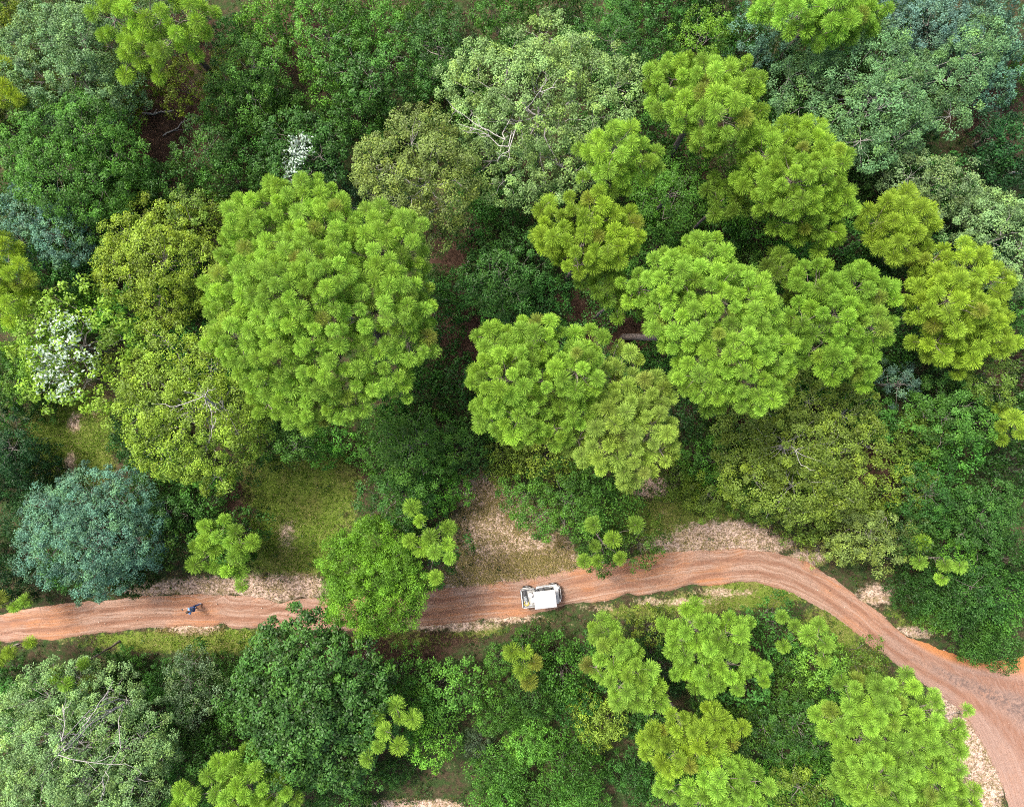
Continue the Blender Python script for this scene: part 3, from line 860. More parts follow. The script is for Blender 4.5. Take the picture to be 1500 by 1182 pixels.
def lobes_world(lobes, ztop, fall=2.2):
    """pixel lobes (px, py, r) -> world spheres; the ones further from the middle hang lower"""
    L = np.array(lobes, float)
    w = L[:, 2] ** 2
    c = (L[:, :2] * w[:, None]).sum(0) / w.sum()
    d = np.linalg.norm(L[:, :2] - c, axis=1)
    dm = max(d.max(), 1)
    out = []
    for (px, py, r), dd in zip(L, d):
        z = ztop - fall * (dd / dm) ** 1.6 + RNG.normal(0, .4)
        R = r * (H - z) / F
        p = pix(px, py, z)
        out.append((p[0], p[1], p[2] - R * .35, R))
        CROWNS.append((px, py, r, z))
    ctr = pix(c[0], c[1], ztop - fall * .5)
    return out, ctr

def woody(root, lob, ctr, base, P, A, zfork, r0, mat, twig_share, twig_r=.018, limbs_name='limbs'):
    """trunk up to the fork, one crooked limb to each lobe, twigs to the clumps"""
    fork = np.array([ctr[0], ctr[1], zfork])
    top = np.array([ctr[0], ctr[1], ctr[2] + .2])
    b = np.array([base[0], base[1], -.15])
    seg = bend(b, fork, r0, r0 * .62, 6, .03)
    lead = bend(fork, top, r0 * .6, r0 * .2, 6, .05)
    flare = [(b, b + np.array([0, 0, .55]), r0 * 1.55, r0 * 1.02)]
    V, Q = tubes(seg + flare, 9)
    link('trunk', mesh_np('trunk', V, Q, None, True), mat, root)
    L = np.array(lob); s = list(lead); ends = []
    for (lx, ly, lz, R) in L:
        d = math.hypot(lx - ctr[0], ly - ctr[1])
        start = lead[int(RNG.integers(0, 5)) if lz > fork[2] + .6 else 0][0]
        ends.append((lx, ly, lz - R * .15))
        s += bend(start, ends[-1], r0 * .24, r0 * .08, 5, .22)
    k = np.argmin(((P[:, None, :] - L[None, :, :3]) ** 2).sum(2), 1)
    for i in np.nonzero(RNG.random(len(P)) < twig_share)[0]:
        l = L[k[i]]
        s += bend(ends[k[i]], P[i] - A[i] * .05, twig_r * 1.7, twig_r * .7, 3, .2)
    V, Q = tubes(s, 5)
    link(limbs_name, mesh_np('limbs', V, Q, None, True), mat, root)

def zcap(lobes, z, lo):
    L = np.array(lobes, float); o = math.hypot((L[:, 0] * L[:, 2]).sum() / L[:, 2].sum() - CX, (L[:, 1] * L[:, 2]).sum() / L[:, 2].sum() - CY)
    return z * min(1, max(lo, 1 - (o - 250) / 900))

def foot(ctr):
    """where the trunk stands: under the crown, or leaning in from beside the road"""
    k = H / (H - ctr[2])
    for f in np.linspace(0, 1, 21):
        x, y = ctr[0] * (1 + f * (k - 1)), ctr[1] * (1 + f * (k - 1))
        if not on_road(x, y) and edge_dist(x, y) > .7: return x, y
    return ctr[0], ctr[1]

def pine(lobes, ztop, label, key='pine', phrase=None, spacing=20., tuft=14.0, n=520, base=None, r0=.2, fall=2.4, dry=.05, twig=1.0, lo=-.3, fill=True, group='bright green long-needled pines'):
    ztop = zcap(lobes, ztop, .55)
    sc = (H - ztop) / F
    tuft, spacing = tuft * sc, spacing * sc
    lob, ctr = lobes_world(lobes, ztop, fall)
    lob = [(x, y, z, max(R - tuft * .6, .12)) for x, y, z, R in lob]
    P, A = shell_points(lob, spacing, lo=lo, squash=.8, jitter=.10)
    big = [(x, y, z - .25, r * .66) for x, y, z, r in lob if r > tuft * .9]     # shaded tufts inside the crown
    if big and fill:
        P2, A2 = shell_points(big, spacing * 1.1, lo=-.2, squash=.8, jitter=.12)
        P = np.concatenate([P, P2]); A = np.concatenate([A, A2])
    bx, by = foot(ctr) if base is None else pix(*base)[:2]
    root = empty('pine_tree', (bx, by, 0))
    tag(root, label, 'tree', group)
    shift = np.array([bx, by, 0])
    R = tuft * RNG.uniform(.74, 1.16, len(P))
    V, Q, T = tufts(P, A, R, n, dry=dry, width=.0046 * (tuft / .42))
    c = link('crown', mesh_np('crown', V - shift, Q, T), M['needle'], root)
    colour(c, key, .022)
    lob0 = [(x - bx, y - by, z, r) for x, y, z, r in lob]
    woody(root, lob0, ctr - shift, (0, 0), P - shift, A, max(ztop - max(2.2, fall + 1.4), ztop * .5), r0, M['pine_bark'], twig, .016)
    L = np.array(lobes); 
    if phrase: LAND.append((L[:, 0].mean(), L[:, 1].mean(), phrase))
    return root

def auto_lobes(cx, cy, rx, ry, n=9, seed=0):
    r = np.random.default_rng(seed + int(cx * 7 + cy))
    out = [(cx + r.normal(0, rx * .08), cy + r.normal(0, ry * .08), .52 * (rx + ry) / 2)]
    a0 = r.random() * 6.28
    for i in range(n):
        a = a0 + i * 6.2832 / n + r.normal(0, .2); q = r.uniform(.45, .92); s = r.uniform(.20, .46)
        out.append((cx + rx * q * math.cos(a), cy + ry * q * math.sin(a), s * (rx + ry) / 2))
    return out

def broadleaf(lobes, ztop, label, key, phrase=None, leaf=(.15, .05), spacing=.75, clump=.55, n=70, r0=.16, fall=2.6, mat='leaf', bark='grey_bark',
              white=None, twig=.28, fill=False, bare=None, under=True, upbias=.75, name='broadleaf_tree', group='broadleaf trees of the forest canopy', flat=.7, twig_r=.011):
    ztop = zcap(lobes, ztop, .62)
    lob, ctr = lobes_world(lobes, ztop, fall)
    lob = [(x, y, z, max(R - clump * .45, .2)) for x, y, z, R in lob]
    P, A = shell_points(lob, spacing, lo=-.35, squash=.75, jitter=.13)
    if fill:
        P2, A2 = shell_points([(x, y, z - .2, r * .7) for x, y, z, r in lob], spacing, lo=-.2, squash=.75, jitter=.12)
        P = np.concatenate([P, P2]); A = np.concatenate([A, A2])
    k = RNG.random(len(P)) < .30                       # sprays that stick out of the outline
    P[k] += A[k] * RNG.uniform(.15, .75, (k.sum(), 1)) * clump * 1.3
    bx, by = foot(ctr)
    root = empty(name, (bx, by, 0)); tag(root, label, 'tree', group)
    shift = np.array([bx, by, 0])
    rc = clump * RNG.uniform(.55, 1.3, len(P))
    V, Q, T = leaf_cloud(P, A, rc, n, *leaf, white=white, upbias=upbias, flat=flat)
    c = link('crown', mesh_np('crown', V - shift, Q, T), M[mat], root)
    colour(c, key, .05)
    lob0 = [(x - bx, y - by, z, r) for x, y, z, r in lob]
    woody(root, lob0, ctr - shift, (0, 0), P - shift, A, max(ztop * .55, ztop - 4.5), r0, M[bark], twig, twig_r)
    if bare:
        s = []
        for path in bare:
            pts = [pix(x, y, zz) - shift for x, y, zz in path]
            if path is bare[0]: q0 = np.array(lob0)[np.argmin(((np.array(lob0)[:, :3] - pts[0]) ** 2).sum(1)), :3]
            pts = [q0] + pts
            rr = np.linspace(.034, .013, len(pts))
            for i in range(len(pts) - 1):
                s += bend(pts[i], pts[i + 1], rr[i], rr[i + 1], 3, .12)
                for _ in range(3):
                    o = pts[i] + (pts[i + 1] - pts[i]) * RNG.random()
                    s += bend(o, o + RNG.normal(0, .4, 3) + np.array([0, 0, .1]) + (pts[i + 1] - pts[i]) * .25, .016, .007, 3, .2)
        V, Q = tubes(s, 5)
        b = link('bare_branch', mesh_np('bare_branch', V, Q, None, True), M['pale_bark'], root)
        b['label'] = 'pale leafless branches showing through the leaves'
    L = np.array(lobes)
    if phrase: LAND.append((L[:, 0].mean(), L[:, 1].mean(), phrase))
    return root
# ------------------------------------------------------------------ pines (crown lobes in photo pixels)
pine([(435,300,52),(375,332,55),(470,350,68),(560,368,68),(355,420,62),(450,430,90),(540,450,80),(598,435,42),(592,500,45),(345,490,50),(400,510,70),
      (490,520,80),(555,540,52),(382,560,35),(440,583,48),(388,592,26),(500,578,45),(330,440,38),(480,290,26),(612,470,26),(405,300,40)], 20.5,
     'very large rounded bright green pine, the biggest crown in the forest', 'pinelime', 'the biggest rounded pine', fall=3.2, r0=.30)
pine([(722,502,34),(790,495,40),(850,500,32),(740,558,55),(800,560,58),(845,545,44),(712,605,28),(762,612,44),(812,628,34),(698,618,16),(842,602,34),(880,498,20)], 18.5,
     'lime green pine above the straw-coloured sandy clearing, joined to a sparser paler pine', 'pinelime', 'the lime pine above the sandy clearing', r0=.22)
pine([(900,570,44),(950,582,42),(910,622,55),(958,632,42),(882,662,38),(930,677,42),(970,662,28),(848,645,24),(986,668,14),(905,505,14),(928,520,18),(920,700,20)], 17.0,
     'sparse pale yellow-green pine with grey twigs showing through its middle', 'pinepale', 'the sparse pale pine', spacing=19.5, twig=1., n=500, dry=.06, r0=.2)
pine([(1040,378,45),(990,405,45),(935,420,32),(1060,430,60),(1110,440,42),(1010,470,55),(1080,500,65),(1130,510,40),(1040,540,52),(1110,560,48),(1050,588,24),(1145,572,22),(1150,530,25)], 20.0,
     'big bright green pine right of centre with a dark trunk slanting in from its left', 'pinelime', 'the big pine right of centre', base=(908,494), fall=3.0, r0=.26)
pine([(865,320,48),(820,342,40),(910,332,38),(850,368,38),(895,355,34),(798,302,18),(845,388,20),(825,380,18)], 16.5,
     'yellow-green pine just below the narrow bright lime pine', 'pineyel', 'the yellow-green upper-middle pine', r0=.18)
pine([(905,210,40),(938,230,34),(870,222,26),(900,250,35),(848,222,14),(915,180,18),(855,265,16)], 18.5,
     'narrow bright lime pine touching the right side of the large pale sage tree', 'pinelime', 'the narrow lime pine', r0=.17)
pine([(985,120,45),(1040,115,40),(1090,115,36),(1060,160,50),(1000,160,38),(1100,158,26),(1040,196,32),(1000,95,25)], 20.0,
     'bright green pine in the upper right whose bare trunk shows at its lower left', 'pinelime', 'the bright upper-right pine', r0=.24, fall=3)
pine([(1180,200,40),(1130,222,44),(1215,240,40),(1170,260,55),(1110,255,32),(1230,290,34),(1180,310,44),(1208,336,32),(1122,295,28),(1195,178,18)], 19.0,
     'bright green pine right of the upper middle with a dark hole low in its crown', 'pine', 'the bright pine in the right upper middle', r0=.22)
pine([(1330,310,40),(1360,325,28),(1290,322,30),(1320,348,38),(1278,345,22),(1335,280,18)], 17.5,
     'small yellow-green pine reaching right towards the pale trees of the right edge', 'pineyel', 'the small yellow-green right pine', r0=.18)
pine([(1200,420,44),(1260,420,44),(1295,430,28),(1230,465,50),(1285,480,34),(1180,470,30),(1230,520,38),(1200,510,32),(1270,530,32),(1272,558,16)], 18.5,
     'bright green pine of many small clumps between two wider pines at right', 'pine', 'the many-clumped right pine', r0=.22)
pine([(1370,382,34),(1420,390,44),(1460,412,32),(1400,440,50),(1450,460,38),(1360,440,38),(1420,500,38),(1380,500,34),(1468,500,28),(1410,535,22),(1482,505,18),(1345,410,18)], 18.5,
     'yellowish green pine furthest to the right in the middle of the photo', 'pineyel', 'the yellowish pine near the right edge', r0=.22)
pine([(1130,0,30),(1180,10,38),(1230,10,38),(1270,20,32),(1302,5,18),(1210,45,28),(1192,60,16),(1255,30,26),(1180,-40,45),(1250,-40,40)], 20.0,
     'yellow-green pine cut off by the top edge right of the middle', 'pinelime', 'the pine cut by the top edge', r0=.22)
pine([(160,20,38),(210,10,44),(270,20,38),(192,60,34),(240,60,30),(280,55,28),(180,95,22),(230,92,24),(290,28,24),(210,-40,50),(260,-40,40),(310,15,12)], 19.0,
     'yellow-green pine with bare twigs cut off by the top edge at upper left', 'pine', 'the upper-left pine', r0=.22, spacing=22., fill=False)
pine([(0,100,18),(10,135,24),(28,150,14),(-25,120,30)], 15.0, 'small yellow-green pine at the left edge near the top', 'pineyel', 'the small pine at the top left edge', r0=.12)
pine([(5,360,24),(20,402,24),(8,440,34),(38,440,18),(-30,400,40)], 16.0, 'yellow-green pine cut off by the left edge above the white-flecked tree', 'pineyel', 'the pine cut by the left edge', r0=.15)
pine([(312,788,32),(350,798,28),(296,820,26),(332,824,28),(366,790,16),(350,856,12),(280,800,16)], 9.0,
     'small bright lime pine standing beside the dirt road left of the grassy clearing', 'pinelime', 'the small roadside pine', r0=.10, fall=1.8)
pine([(605,745,13),(620,770,17),(608,800,18),(640,800,24),(656,815,18),(656,775,11),(637,848,8),(598,785,12)], 9.0,
     'thin young pine of a few tufts right of the feathery green roadside tree', 'pinelime', 'the thin pine by the feathery tree', r0=.055, fall=1.5)
pine([(868,800,15),(900,798,17),(885,825,17),(930,770,12),(858,822,12),(912,820,12),(872,770,12)], 9.5,
     'young pine of few tufts over the upper road edge right of the vehicle', 'pine', 'the young pine over the road edge', r0=.08, fall=1.2)
pine([(885,930,26),(900,962,30),(930,990,34),(945,1020,34),(910,1010,28),(875,980,24),(960,1030,24),(892,902,14),(925,950,20)], 12.0,
     'bright green pine below the road, the left one of the pair under the bend', 'pinelime', 'the left pine under the road bend', r0=.12)
pine([(1020,915,34),(1000,942,28),(1060,940,40),(1070,980,38),(1040,1000,28),(1110,985,26),(1000,985,24),(980,920,18),(1092,915,18)], 13.0,
     'bright yellow-green pine below the road, the right one of the pair under the bend', 'pinelime', 'the right pine under the road bend', r0=.13)
pine([(1170,925,17),(1202,935,24),(1210,960,20),(1150,945,13),(1172,905,11),(1148,905,9)], 10.0,
     'small pine of separate tufts in the grassy inside of the road bend', 'pinelime', 'the small tufted pine inside the bend', r0=.055, fall=1.5)
pine([(960,1080,24),(1000,1065,28),(1050,1060,28),(1080,1080,24),(990,1112,34),(1040,1110,28),(955,1110,20),(1025,1085,25)], 16.0,
     'dull yellow-green pine near the bottom under the pair of pines below the road', 'pineyel', 'the dull pine near the bottom', r0=.16)
pine([(1060,1150,38),(1110,1150,26),(1090,1185,38),(1030,1180,34),(982,1160,24),(1070,1225,40)], 18.5,
     'bright green pine cut off by the bottom edge right of the middle', 'pinelime', 'the pine cut by the bottom edge', r0=.18)
pine([(1250,1010,24),(1330,1010,26),(1290,1042,44),(1350,1050,44),(1230,1060,34),(1272,1092,50),(1340,1100,54),(1395,1090,36),(1300,1150,54),(1378,1150,48),
      (1260,1150,38),(1420,1175,28),(1416,1042,11),(1235,990,14),(1330,1215,60)], 19.0,
     'big bright green pine at the lower right beside the track junction', 'pinelime', 'the big lower-right pine', r0=.26, fall=3)
pine([(270,1175,26),(330,1130,26),(370,1110,24),(350,1165,44),(400,1168,34),(302,1138,11),(350,1220,50)], 17.5,
     'bright green pine cut off by the bottom edge left of the glossy dark tree', 'pinelime', 'the pine at the bottom left', r0=.17)
pine([(550,1045,18),(582,1045,18),(602,1055,9),(535,1080,13),(570,1075,16),(580,1100,16),(550,1095,16),(540,1115,11)], 13.5,
     'spindly lime pine of about nine tufts right of glossy dark tree', 'pinelime', 'the spindly bottom pine', r0=.055, fall=1.5)
pine([(1355,800,13),(1350,820,13),(1386,820,17),(1410,825,15),(1385,846,13)], 12.5,
     'little pine of few tufts in the dark thicket outside the road bend', 'pinelime', 'the little pine in the right thicket', r0=.045, fall=1.2)
pine([(70,985,18),(115,975,16),(85,1000,16),(122,1003,12)], 13.0, 'dull young pine in the brush below the left end of the road', 'pine', 'the young pine below the road at left', r0=.08, fall=1.2)
pine([(750,955,11),(768,955,11),(765,980,13),(782,970,9),(775,1000,9)], 7.5, 'tiny dull pine sapling in the brush below the white vehicle', 'pineyel', 'the pine sapling below the vehicle', r0=.06, fall=1., dry=.2)
pine([(10,885,18),(36,880,11),(-15,890,20)], 10.5, 'pine tufts at the left edge leaning over the upper side of the road', 'pinelime', 'the pine tufts at the left road end', r0=.08, fall=1.)
pine([(10,955,14),(38,942,10),(-15,960,22),(45,950,8)], 10.0, 'pine tufts at the left edge leaning over the lower side of the road', 'pineyel', 'the lower left-edge pine tufts', r0=.08, fall=1.)
pine([(1475,592,17),(1492,622,24),(1475,645,18)], 14.0, 'dull yellow-green young pine cut by the right edge below the yellowish pine', 'pineyel', 'the dull right-edge pine', r0=.10)
pine([(1150,390,30),(1172,430,24),(1130,372,18)], 14.0, 'dull olive pine low in the gap between two taller pines', 'pinedull', 'the dull olive pine', r0=.13, n=480)
pine([(1050,275,25),(1045,308,20),(1080,300,24)], 14.0, 'dull low pine under the left side of a bright pine in the upper right', 'pinedull', None, r0=.12, n=480)
pine([(890,418,30),(930,438,28),(858,400,22),(958,452,20),(905,455,18)], 14.5, 'dull small pine just above the patch of red leaf litter in the middle', 'pinedull', None, r0=.11, n=480)

# ------------------------------------------------------------------ broadleaf canopy
SAGE = dict(leaf=(.135, .040), spacing=.60, clump=.50, n=140)
FINE = dict(leaf=(.13, .036), spacing=.56, clump=.46, n=115)
BIG = dict(leaf=(.22, .065), spacing=.78, clump=.55, n=70)
broadleaf([(800,50,32),(740,110,50),(790,120,62),(850,115,58),(900,125,45),(700,110,42),(760,170,60),(820,175,62),(870,160,50),(720,230,40),(760,235,52),(820,235,48),(690,160,30),(665,115,22),(735,265,28),(800,270,26)], 15.0,
          'large pale sage-green tree at the top middle with bare grey branches', 'palesage', 'the large pale sage tree', r0=.28, bark='pale_bark', fall=3, **SAGE,
          bare=[[(740,205,13.8),(700,185,13.6),(662,158,13.4)],[(745,215,13.5),(705,192,13.3),(672,182,13)],[(790,135,15.2),(815,128,15.3)],[(745,222,14.),(730,232,14.)]])
broadleaf([(610,170,25),(600,205,40),(640,215,40),(570,240,45),(625,260,55),(580,295,45),(650,290,42),(610,330,42),(640,340,30),(540,235,25),(665,260,28)], 13.0,
          'olive-grey tree left of the large pale sage tree', 'khaki', 'the olive-grey tree', bark='pale_bark', fall=2.5, **SAGE)
broadleaf([(100,450,40),(60,490,42),(110,500,52),(150,505,38),(80,545,42),(115,560,40),(60,575,28),(170,490,22),(40,510,22),(130,450,30)], 14.5,
          'bright green tree near the left edge with white-flecked leaves', 'lime', 'the white-flecked tree', white=[(92,520,46,62,.62)], r0=.18, **BIG)
broadleaf([(255,530,45),(225,560,45),(300,545,48),(205,600,42),(265,605,55),(320,600,50),(235,650,45),(295,655,50),(345,640,38),(310,700,28),(365,620,26),(210,650,25),(240,500,30),(350,570,30)], 13.5,
          'yellow-green tree with forked grey limbs showing, lower left of the biggest pine', 'yellow', 'the yellow-green forked tree', bark='pale_bark', r0=.2, fall=2.5, **SAGE,
          bare=[[(298,580,14.),(270,592,14.),(248,596,13.8)],[(300,585,14.),(310,605,13.8),(312,628,13.6)],[(300,582,14.),(305,568,14.)]])
broadleaf([(75,760,45),(120,735,45),(170,740,42),(90,800,50),(140,790,55),(190,790,42),(60,820,32),(130,840,38),(170,840,28),(210,760,28),(45,790,25),(120,870,16),(150,868,14)], 10.5,
          'blue-green fine-leaved tree overhanging the upper side of the road at left', 'teal', 'the blue-green tree', bark='grey_bark', fall=2., **FINE)
broadleaf([(235,330,35),(190,350,40),(230,375,45),(270,385,42),(180,400,40),(225,430,42),(260,430,32),(160,380,25),(205,310,25)], 12.0,
          'yellowish olive tree left of the biggest pine', 'yellow', 'the yellowish olive tree', bark='grey_bark', fall=2.5, **SAGE)
broadleaf([(440,940,38),(400,975,45),(460,985,55),(520,980,38),(380,1030,45),(440,1050,62),(510,1040,52),(420,1105,50),(485,1105,55),(540,1080,30),(470,915,22),(545,1010,25),(400,930,20),(360,1000,22)], 13.5,
          'dark green glossy-leaved tree below the road in the lower left', 'dark', 'the glossy dark tree', mat='gloss_leaf', r0=.24, leaf=(.20, .06), spacing=.62, clump=.5, n=90, fall=2.8, fill=True)
broadleaf([(543,800,34),(512,828,36),(572,838,34),(522,880,38),(574,886,36),(548,908,26),(602,862,22),(494,868,22),(562,775,15),(546,856,40),(500,800,16),(596,900,14)], 9.0,
          'feathery bright green tree leaning over the road between person and vehicle', 'fresh', 'the feathery roadside tree', leaf=(.19, .020), spacing=.46, clump=.50, n=210, fall=1.6, r0=.14, upbias=.25, fill=True)
broadleaf([(60,1030,45),(110,1010,40),(160,1020,38),(20,1080,50),(80,1090,60),(140,1080,50),(195,1090,45),(50,1150,50),(120,1150,52),(190,1150,40),(230,1110,25),(180,1030,25),(0,1130,40),(60,1210,50),(140,1210,50)], 13.0,
          'pale sage tree filling the bottom left corner with white bare branches', 'palesage', 'the pale bottom-left tree', bark='pale_bark', r0=.24, twig=.45, twig_r=.013, fall=2.5, **SAGE,
          bare=[[(120,1065,14.),(140,1040,13.6),(160,1012,13.2)],[(90,1085,14.),(94,1050,13.8),(92,1035,13.6)],[(85,1105,14.),(125,1115,14.),(185,1118,13.7)],[(95,1100,14.),(85,1090,14.)],[(150,1140,13.5),(152,1165,13.5)]])
broadleaf([(280,975,22),(270,1000,28),(295,1005,26),(278,1035,26),(255,1025,18),(310,1025,16)], 9.5,
          'small wispy grey-green tree with pale twigs below the road at left', 'grey', 'the wispy grey tree', leaf=(.12, .026), spacing=.5, clump=.42, n=95, twig=.5, twig_r=.009, upbias=.4, r0=.09)
broadleaf([(1130,600,40),(1190,590,45),(1240,610,42),(1100,640,42),(1160,650,52),(1220,660,52),(1270,650,36),(1110,700,42),(1170,715,48),(1230,710,42),(1080,670,28),(1265,690,20),(1210,745,24),(1145,742,24)], 12.5,
          'wide yellow-olive tree with dark holes and bare limbs right of centre, above the road bend', 'olive', 'the wide yellow-olive tree', bark='pale_bark', r0=.22, fall=2.5, **SAGE,
          bare=[[(1165,660,11.6),(1174,682,11.4)]])
broadleaf([(1200,110,45),(1250,100,50),(1300,90,45),(1180,150,40),(1240,160,55),(1300,150,55),(1350,130,50),(1400,110,42),(1430,75,35),(1400,165,28),(1270,200,40),(1320,200,32),(1160,110,25),(1450,45,25)], 13.0,
          'wide sage-green tree in the upper right corner area', 'sage', 'the wide upper-right sage tree', bark='pale_bark', r0=.24, fall=2.8, **SAGE)
broadleaf([(1340,255,35),(1390,270,40),(1300,250,26),(1420,300,28),(1360,300,26)], 11.0, 'sage-green tree just right of a bright pine and above a small yellow-green one', 'sage', 'the sage tree above the small yellow-green pine', bark='pale_bark', **SAGE)
broadleaf([(1440,320,42),(1480,340,45),(1420,360,30),(1480,390,40),(1450,300,28),(1510,360,45)], 12.5, 'pale sage tree cut by the right edge in the upper half', 'palesage', 'the pale right-edge tree', bark='pale_bark', **SAGE)
broadleaf([(430,200,40),(465,225,35),(410,240,35),(450,250,35),(480,200,26)], 9.5, 'dark green tree with a small white-blue painted leaf shine above the biggest pine', 'dark', 'the dark tree with a white patch', white=[(440,215,17,20,.75),(428,240,14,24,.6)], leaf=(.19, .05), spacing=.62, clump=.45, n=85)  # the pale ellipses paint a glaze of leaf shine into the tint
broadleaf(auto_lobes(540,112,62,62,7), 10.5, 'round dark green tree in the upper left middle, left of the pale sage tree', 'dark', 'the round dark tree', mat='gloss_leaf', leaf=(.15, .045), spacing=.6, clump=.45, n=95)
broadleaf([(60,60,50),(110,50,45),(50,110,48),(110,110,50),(160,130,38),(150,60,36),(90,160,34),(20,80,36)], 12.0, 'greyish green tree in the top left corner', 'sage', 'the greyish top-left tree', bark='grey_bark', **SAGE)
broadleaf([(60,200,48),(115,190,45),(160,220,40),(70,250,50),(130,265,48),(110,310,36),(175,270,28),(30,230,34),(165,180,25)], 12.5, 'mid-green lumpy tree at the left with small yellowish tips', 'mid', 'the lumpy mid-green left tree', **SAGE)
broadleaf([(40,310,45),(80,340,45),(20,350,40),(100,370,32)], 9.0, 'blue-green tree at the left edge below the lumpy mid-green tree', 'teal', 'the blue-green left-edge tree', **FINE)
broadleaf(auto_lobes(368,95,66,70,8), 10.5, 'dark mid-green tree right of the upper-left pine', 'mid', 'the tree right of the upper-left pine', **FINE)
broadleaf(auto_lobes(470,45,70,52,8), 11.0, 'mid-green tree at the top edge left of the middle', 'mid', 'the tree at the top edge left of the middle', **SAGE)
broadleaf(auto_lobes(640,70,66,62,8), 10.0, 'dark green tree touching the left of the pale sage tree at the top', 'dark', 'the dark tree left of the pale sage tree', **FINE)
broadleaf(auto_lobes(895,55,70,55,8), 10.5, 'dark green tree at the top between pale sage tree and bright pine', 'dark', 'the dark top-middle tree', **FINE)
broadleaf(auto_lobes(1030,45,40,48,6), 11.0, 'small mid-green tree at the top above the bright upper-right pine', 'fresh', 'the small green tree at the top', **FINE)
broadleaf(auto_lobes(1110,50,50,45,6), 9.0, 'dark blue-green tree under the top-edge pine', 'teal', None, **FINE)
broadleaf(auto_lobes(1370,25,90,50,9), 10.0, 'dark bluish green tree along the top edge at the right', 'teal', 'the bluish tree at the top right', **FINE)
broadleaf(auto_lobes(1320,565,42,40,6), 10.0, 'small blue-green tree below the many-clumped right pine', 'teal', 'the small blue-green right tree', leaf=(.2, .02), spacing=.55, clump=.45, n=90, upbias=.3)
broadleaf(auto_lobes(1395,620,62,62,8), 10.5, 'mid-green tree at right below the yellowish pine', 'mid', 'the mid-green right tree', **SAGE)
broadleaf(auto_lobes(1450,555,48,36,6), 10.5, 'olive-green tree by the right edge right under the yellowish pine', 'olive', None, **SAGE)
broadleaf(auto_lobes(1285,785,62,55,8), 9.0, 'olive-grey tree just outside the road bend', 'khaki', 'the olive-grey tree outside the bend', **SAGE)
broadleaf(auto_lobes(1370,720,60,55,8), 9.5, 'dark green tree at right above the little pine in the thicket', 'dark', 'the dark tree above the little pine', **FINE)
broadleaf(auto_lobes(1450,770,65,60,8), 9.0, 'dark green tree smothered in vines at the right edge', 'dark', 'the vine-covered tree at the right edge', **FINE)
broadleaf(auto_lobes(1432,866,75,46,9), 7.0, 'dark green vine-covered thicket tree above the track junction', 'dark', 'the thicket tree above the junction', **FINE)
broadleaf(auto_lobes(735,400,56,60,8), 10.0, 'dark green tree in the middle right of the biggest pine', 'dark', 'the dark tree right of the biggest pine', **SAGE)
broadleaf(auto_lobes(990,275,52,52,7), 11.0, 'mid-green tree between the narrow lime pine and a bright pine', 'mid', 'the mid-green tree between pines', **SAGE)
broadleaf(auto_lobes(600,655,75,55,8), 9.0, 'grey-green bushy tree at the lower right foot of the biggest pine', 'mid', 'the bushy tree under the biggest pine', **SAGE)
broadleaf(auto_lobes(575,735,55,55,7), 7.5, 'dark green bushy tree right of the grassy clearing', 'dark', 'the bushy tree right of the grass', **SAGE)
broadleaf(auto_lobes(275,320,45,50,7), 9.5, 'olive-green tree at the upper left side of the biggest pine', 'olive', None, **SAGE)
broadleaf(auto_lobes(300,210,45,55,7), 8.0, 'dark green tree left of the tree with a white patch', 'dark', None, **SAGE)
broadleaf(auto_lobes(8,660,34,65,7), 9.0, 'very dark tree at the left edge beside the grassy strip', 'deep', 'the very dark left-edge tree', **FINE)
broadleaf(auto_lobes(240,755,50,45,6), 7.5, 'dark green bushy tree right of the blue-green tree', 'dark', None, **SAGE)
broadleaf(auto_lobes(1165,1070,60,65,8), 9.5, 'dark green tree between the lower-right pines', 'dark', 'the dark tree between lower-right pines', **SAGE)
broadleaf(auto_lobes(1185,1160,55,45,7), 9.5, 'olive-green tree at the bottom left of the big lower-right pine', 'olive', None, **SAGE)
broadleaf(auto_lobes(840,740,85,55,9), 5.5, 'mid-green low spreading tree right of the straw-coloured clearing', 'mid', 'the low tree right of the sandy clearing', **SAGE)
broadleaf(auto_lobes(1050,722,62,30,7), 5.0, 'olive-green bushy tree above the pale bank of the road', 'olive', 'the bushy tree above the pale bank', **SAGE)
broadleaf(auto_lobes(1465,195,40,55,6), 7.5, 'very dark tree at the right edge near the top', 'deep', None, **FINE)
broadleaf(auto_lobes(430,655,60,26,6), 7.5, 'mid-green bushy tree along the top of the grassy clearing', 'mid', None, **SAGE)
broadleaf(auto_lobes(30,560,45,36,6), 9.0, 'bright green low tree left under the white-flecked tree', 'fresh', None, **SAGE)
# ------------------------------------------------------------------ understorey: shared crown meshes, one object per plant
def bush_mesh(seed, R, nl, leaf, spacing, clump, n, hgt, upbias=.7):
    r = np.random.default_rng(seed)
    lob = [(r.normal(0, .1), r.normal(0, .1), hgt * .62, R * .6)]
    for i in range(nl):
        a = i * 6.2832 / nl + r.normal(0, .3); q = R * r.uniform(.45, .85)
        lob.append((q * math.cos(a), q * math.sin(a), hgt * r.uniform(.38, .6), R * r.uniform(.26, .46)))
    P, A = shell_points(lob, spacing, lo=-.3, squash=.75, jitter=.16, rng=r)
    V, Q, T = leaf_cloud(P, A, clump * r.uniform(.7, 1.3, len(P)), n, *leaf, rng=r, upbias=upbias)
    s = []
    for k in range(5):
        b = np.array([r.normal(0, .12), r.normal(0, .12), -.1]); l = np.array(lob[r.integers(0, len(lob))][:3])
        s += bend(b, l * [.8, .8, .8], .04, .015, 4, .2, r)
    for k in range(22):
        i = r.integers(0, len(P)); q = P[i] * [.75, .75, .8]; s += bend(q * [.3, .3, .6], q, .016, .006, 3, .2, r)
    SV, SQ = tubes(s, 4)
    return mesh_np('crown', V, Q, T), mesh_np('stems', SV, SQ, None, True)

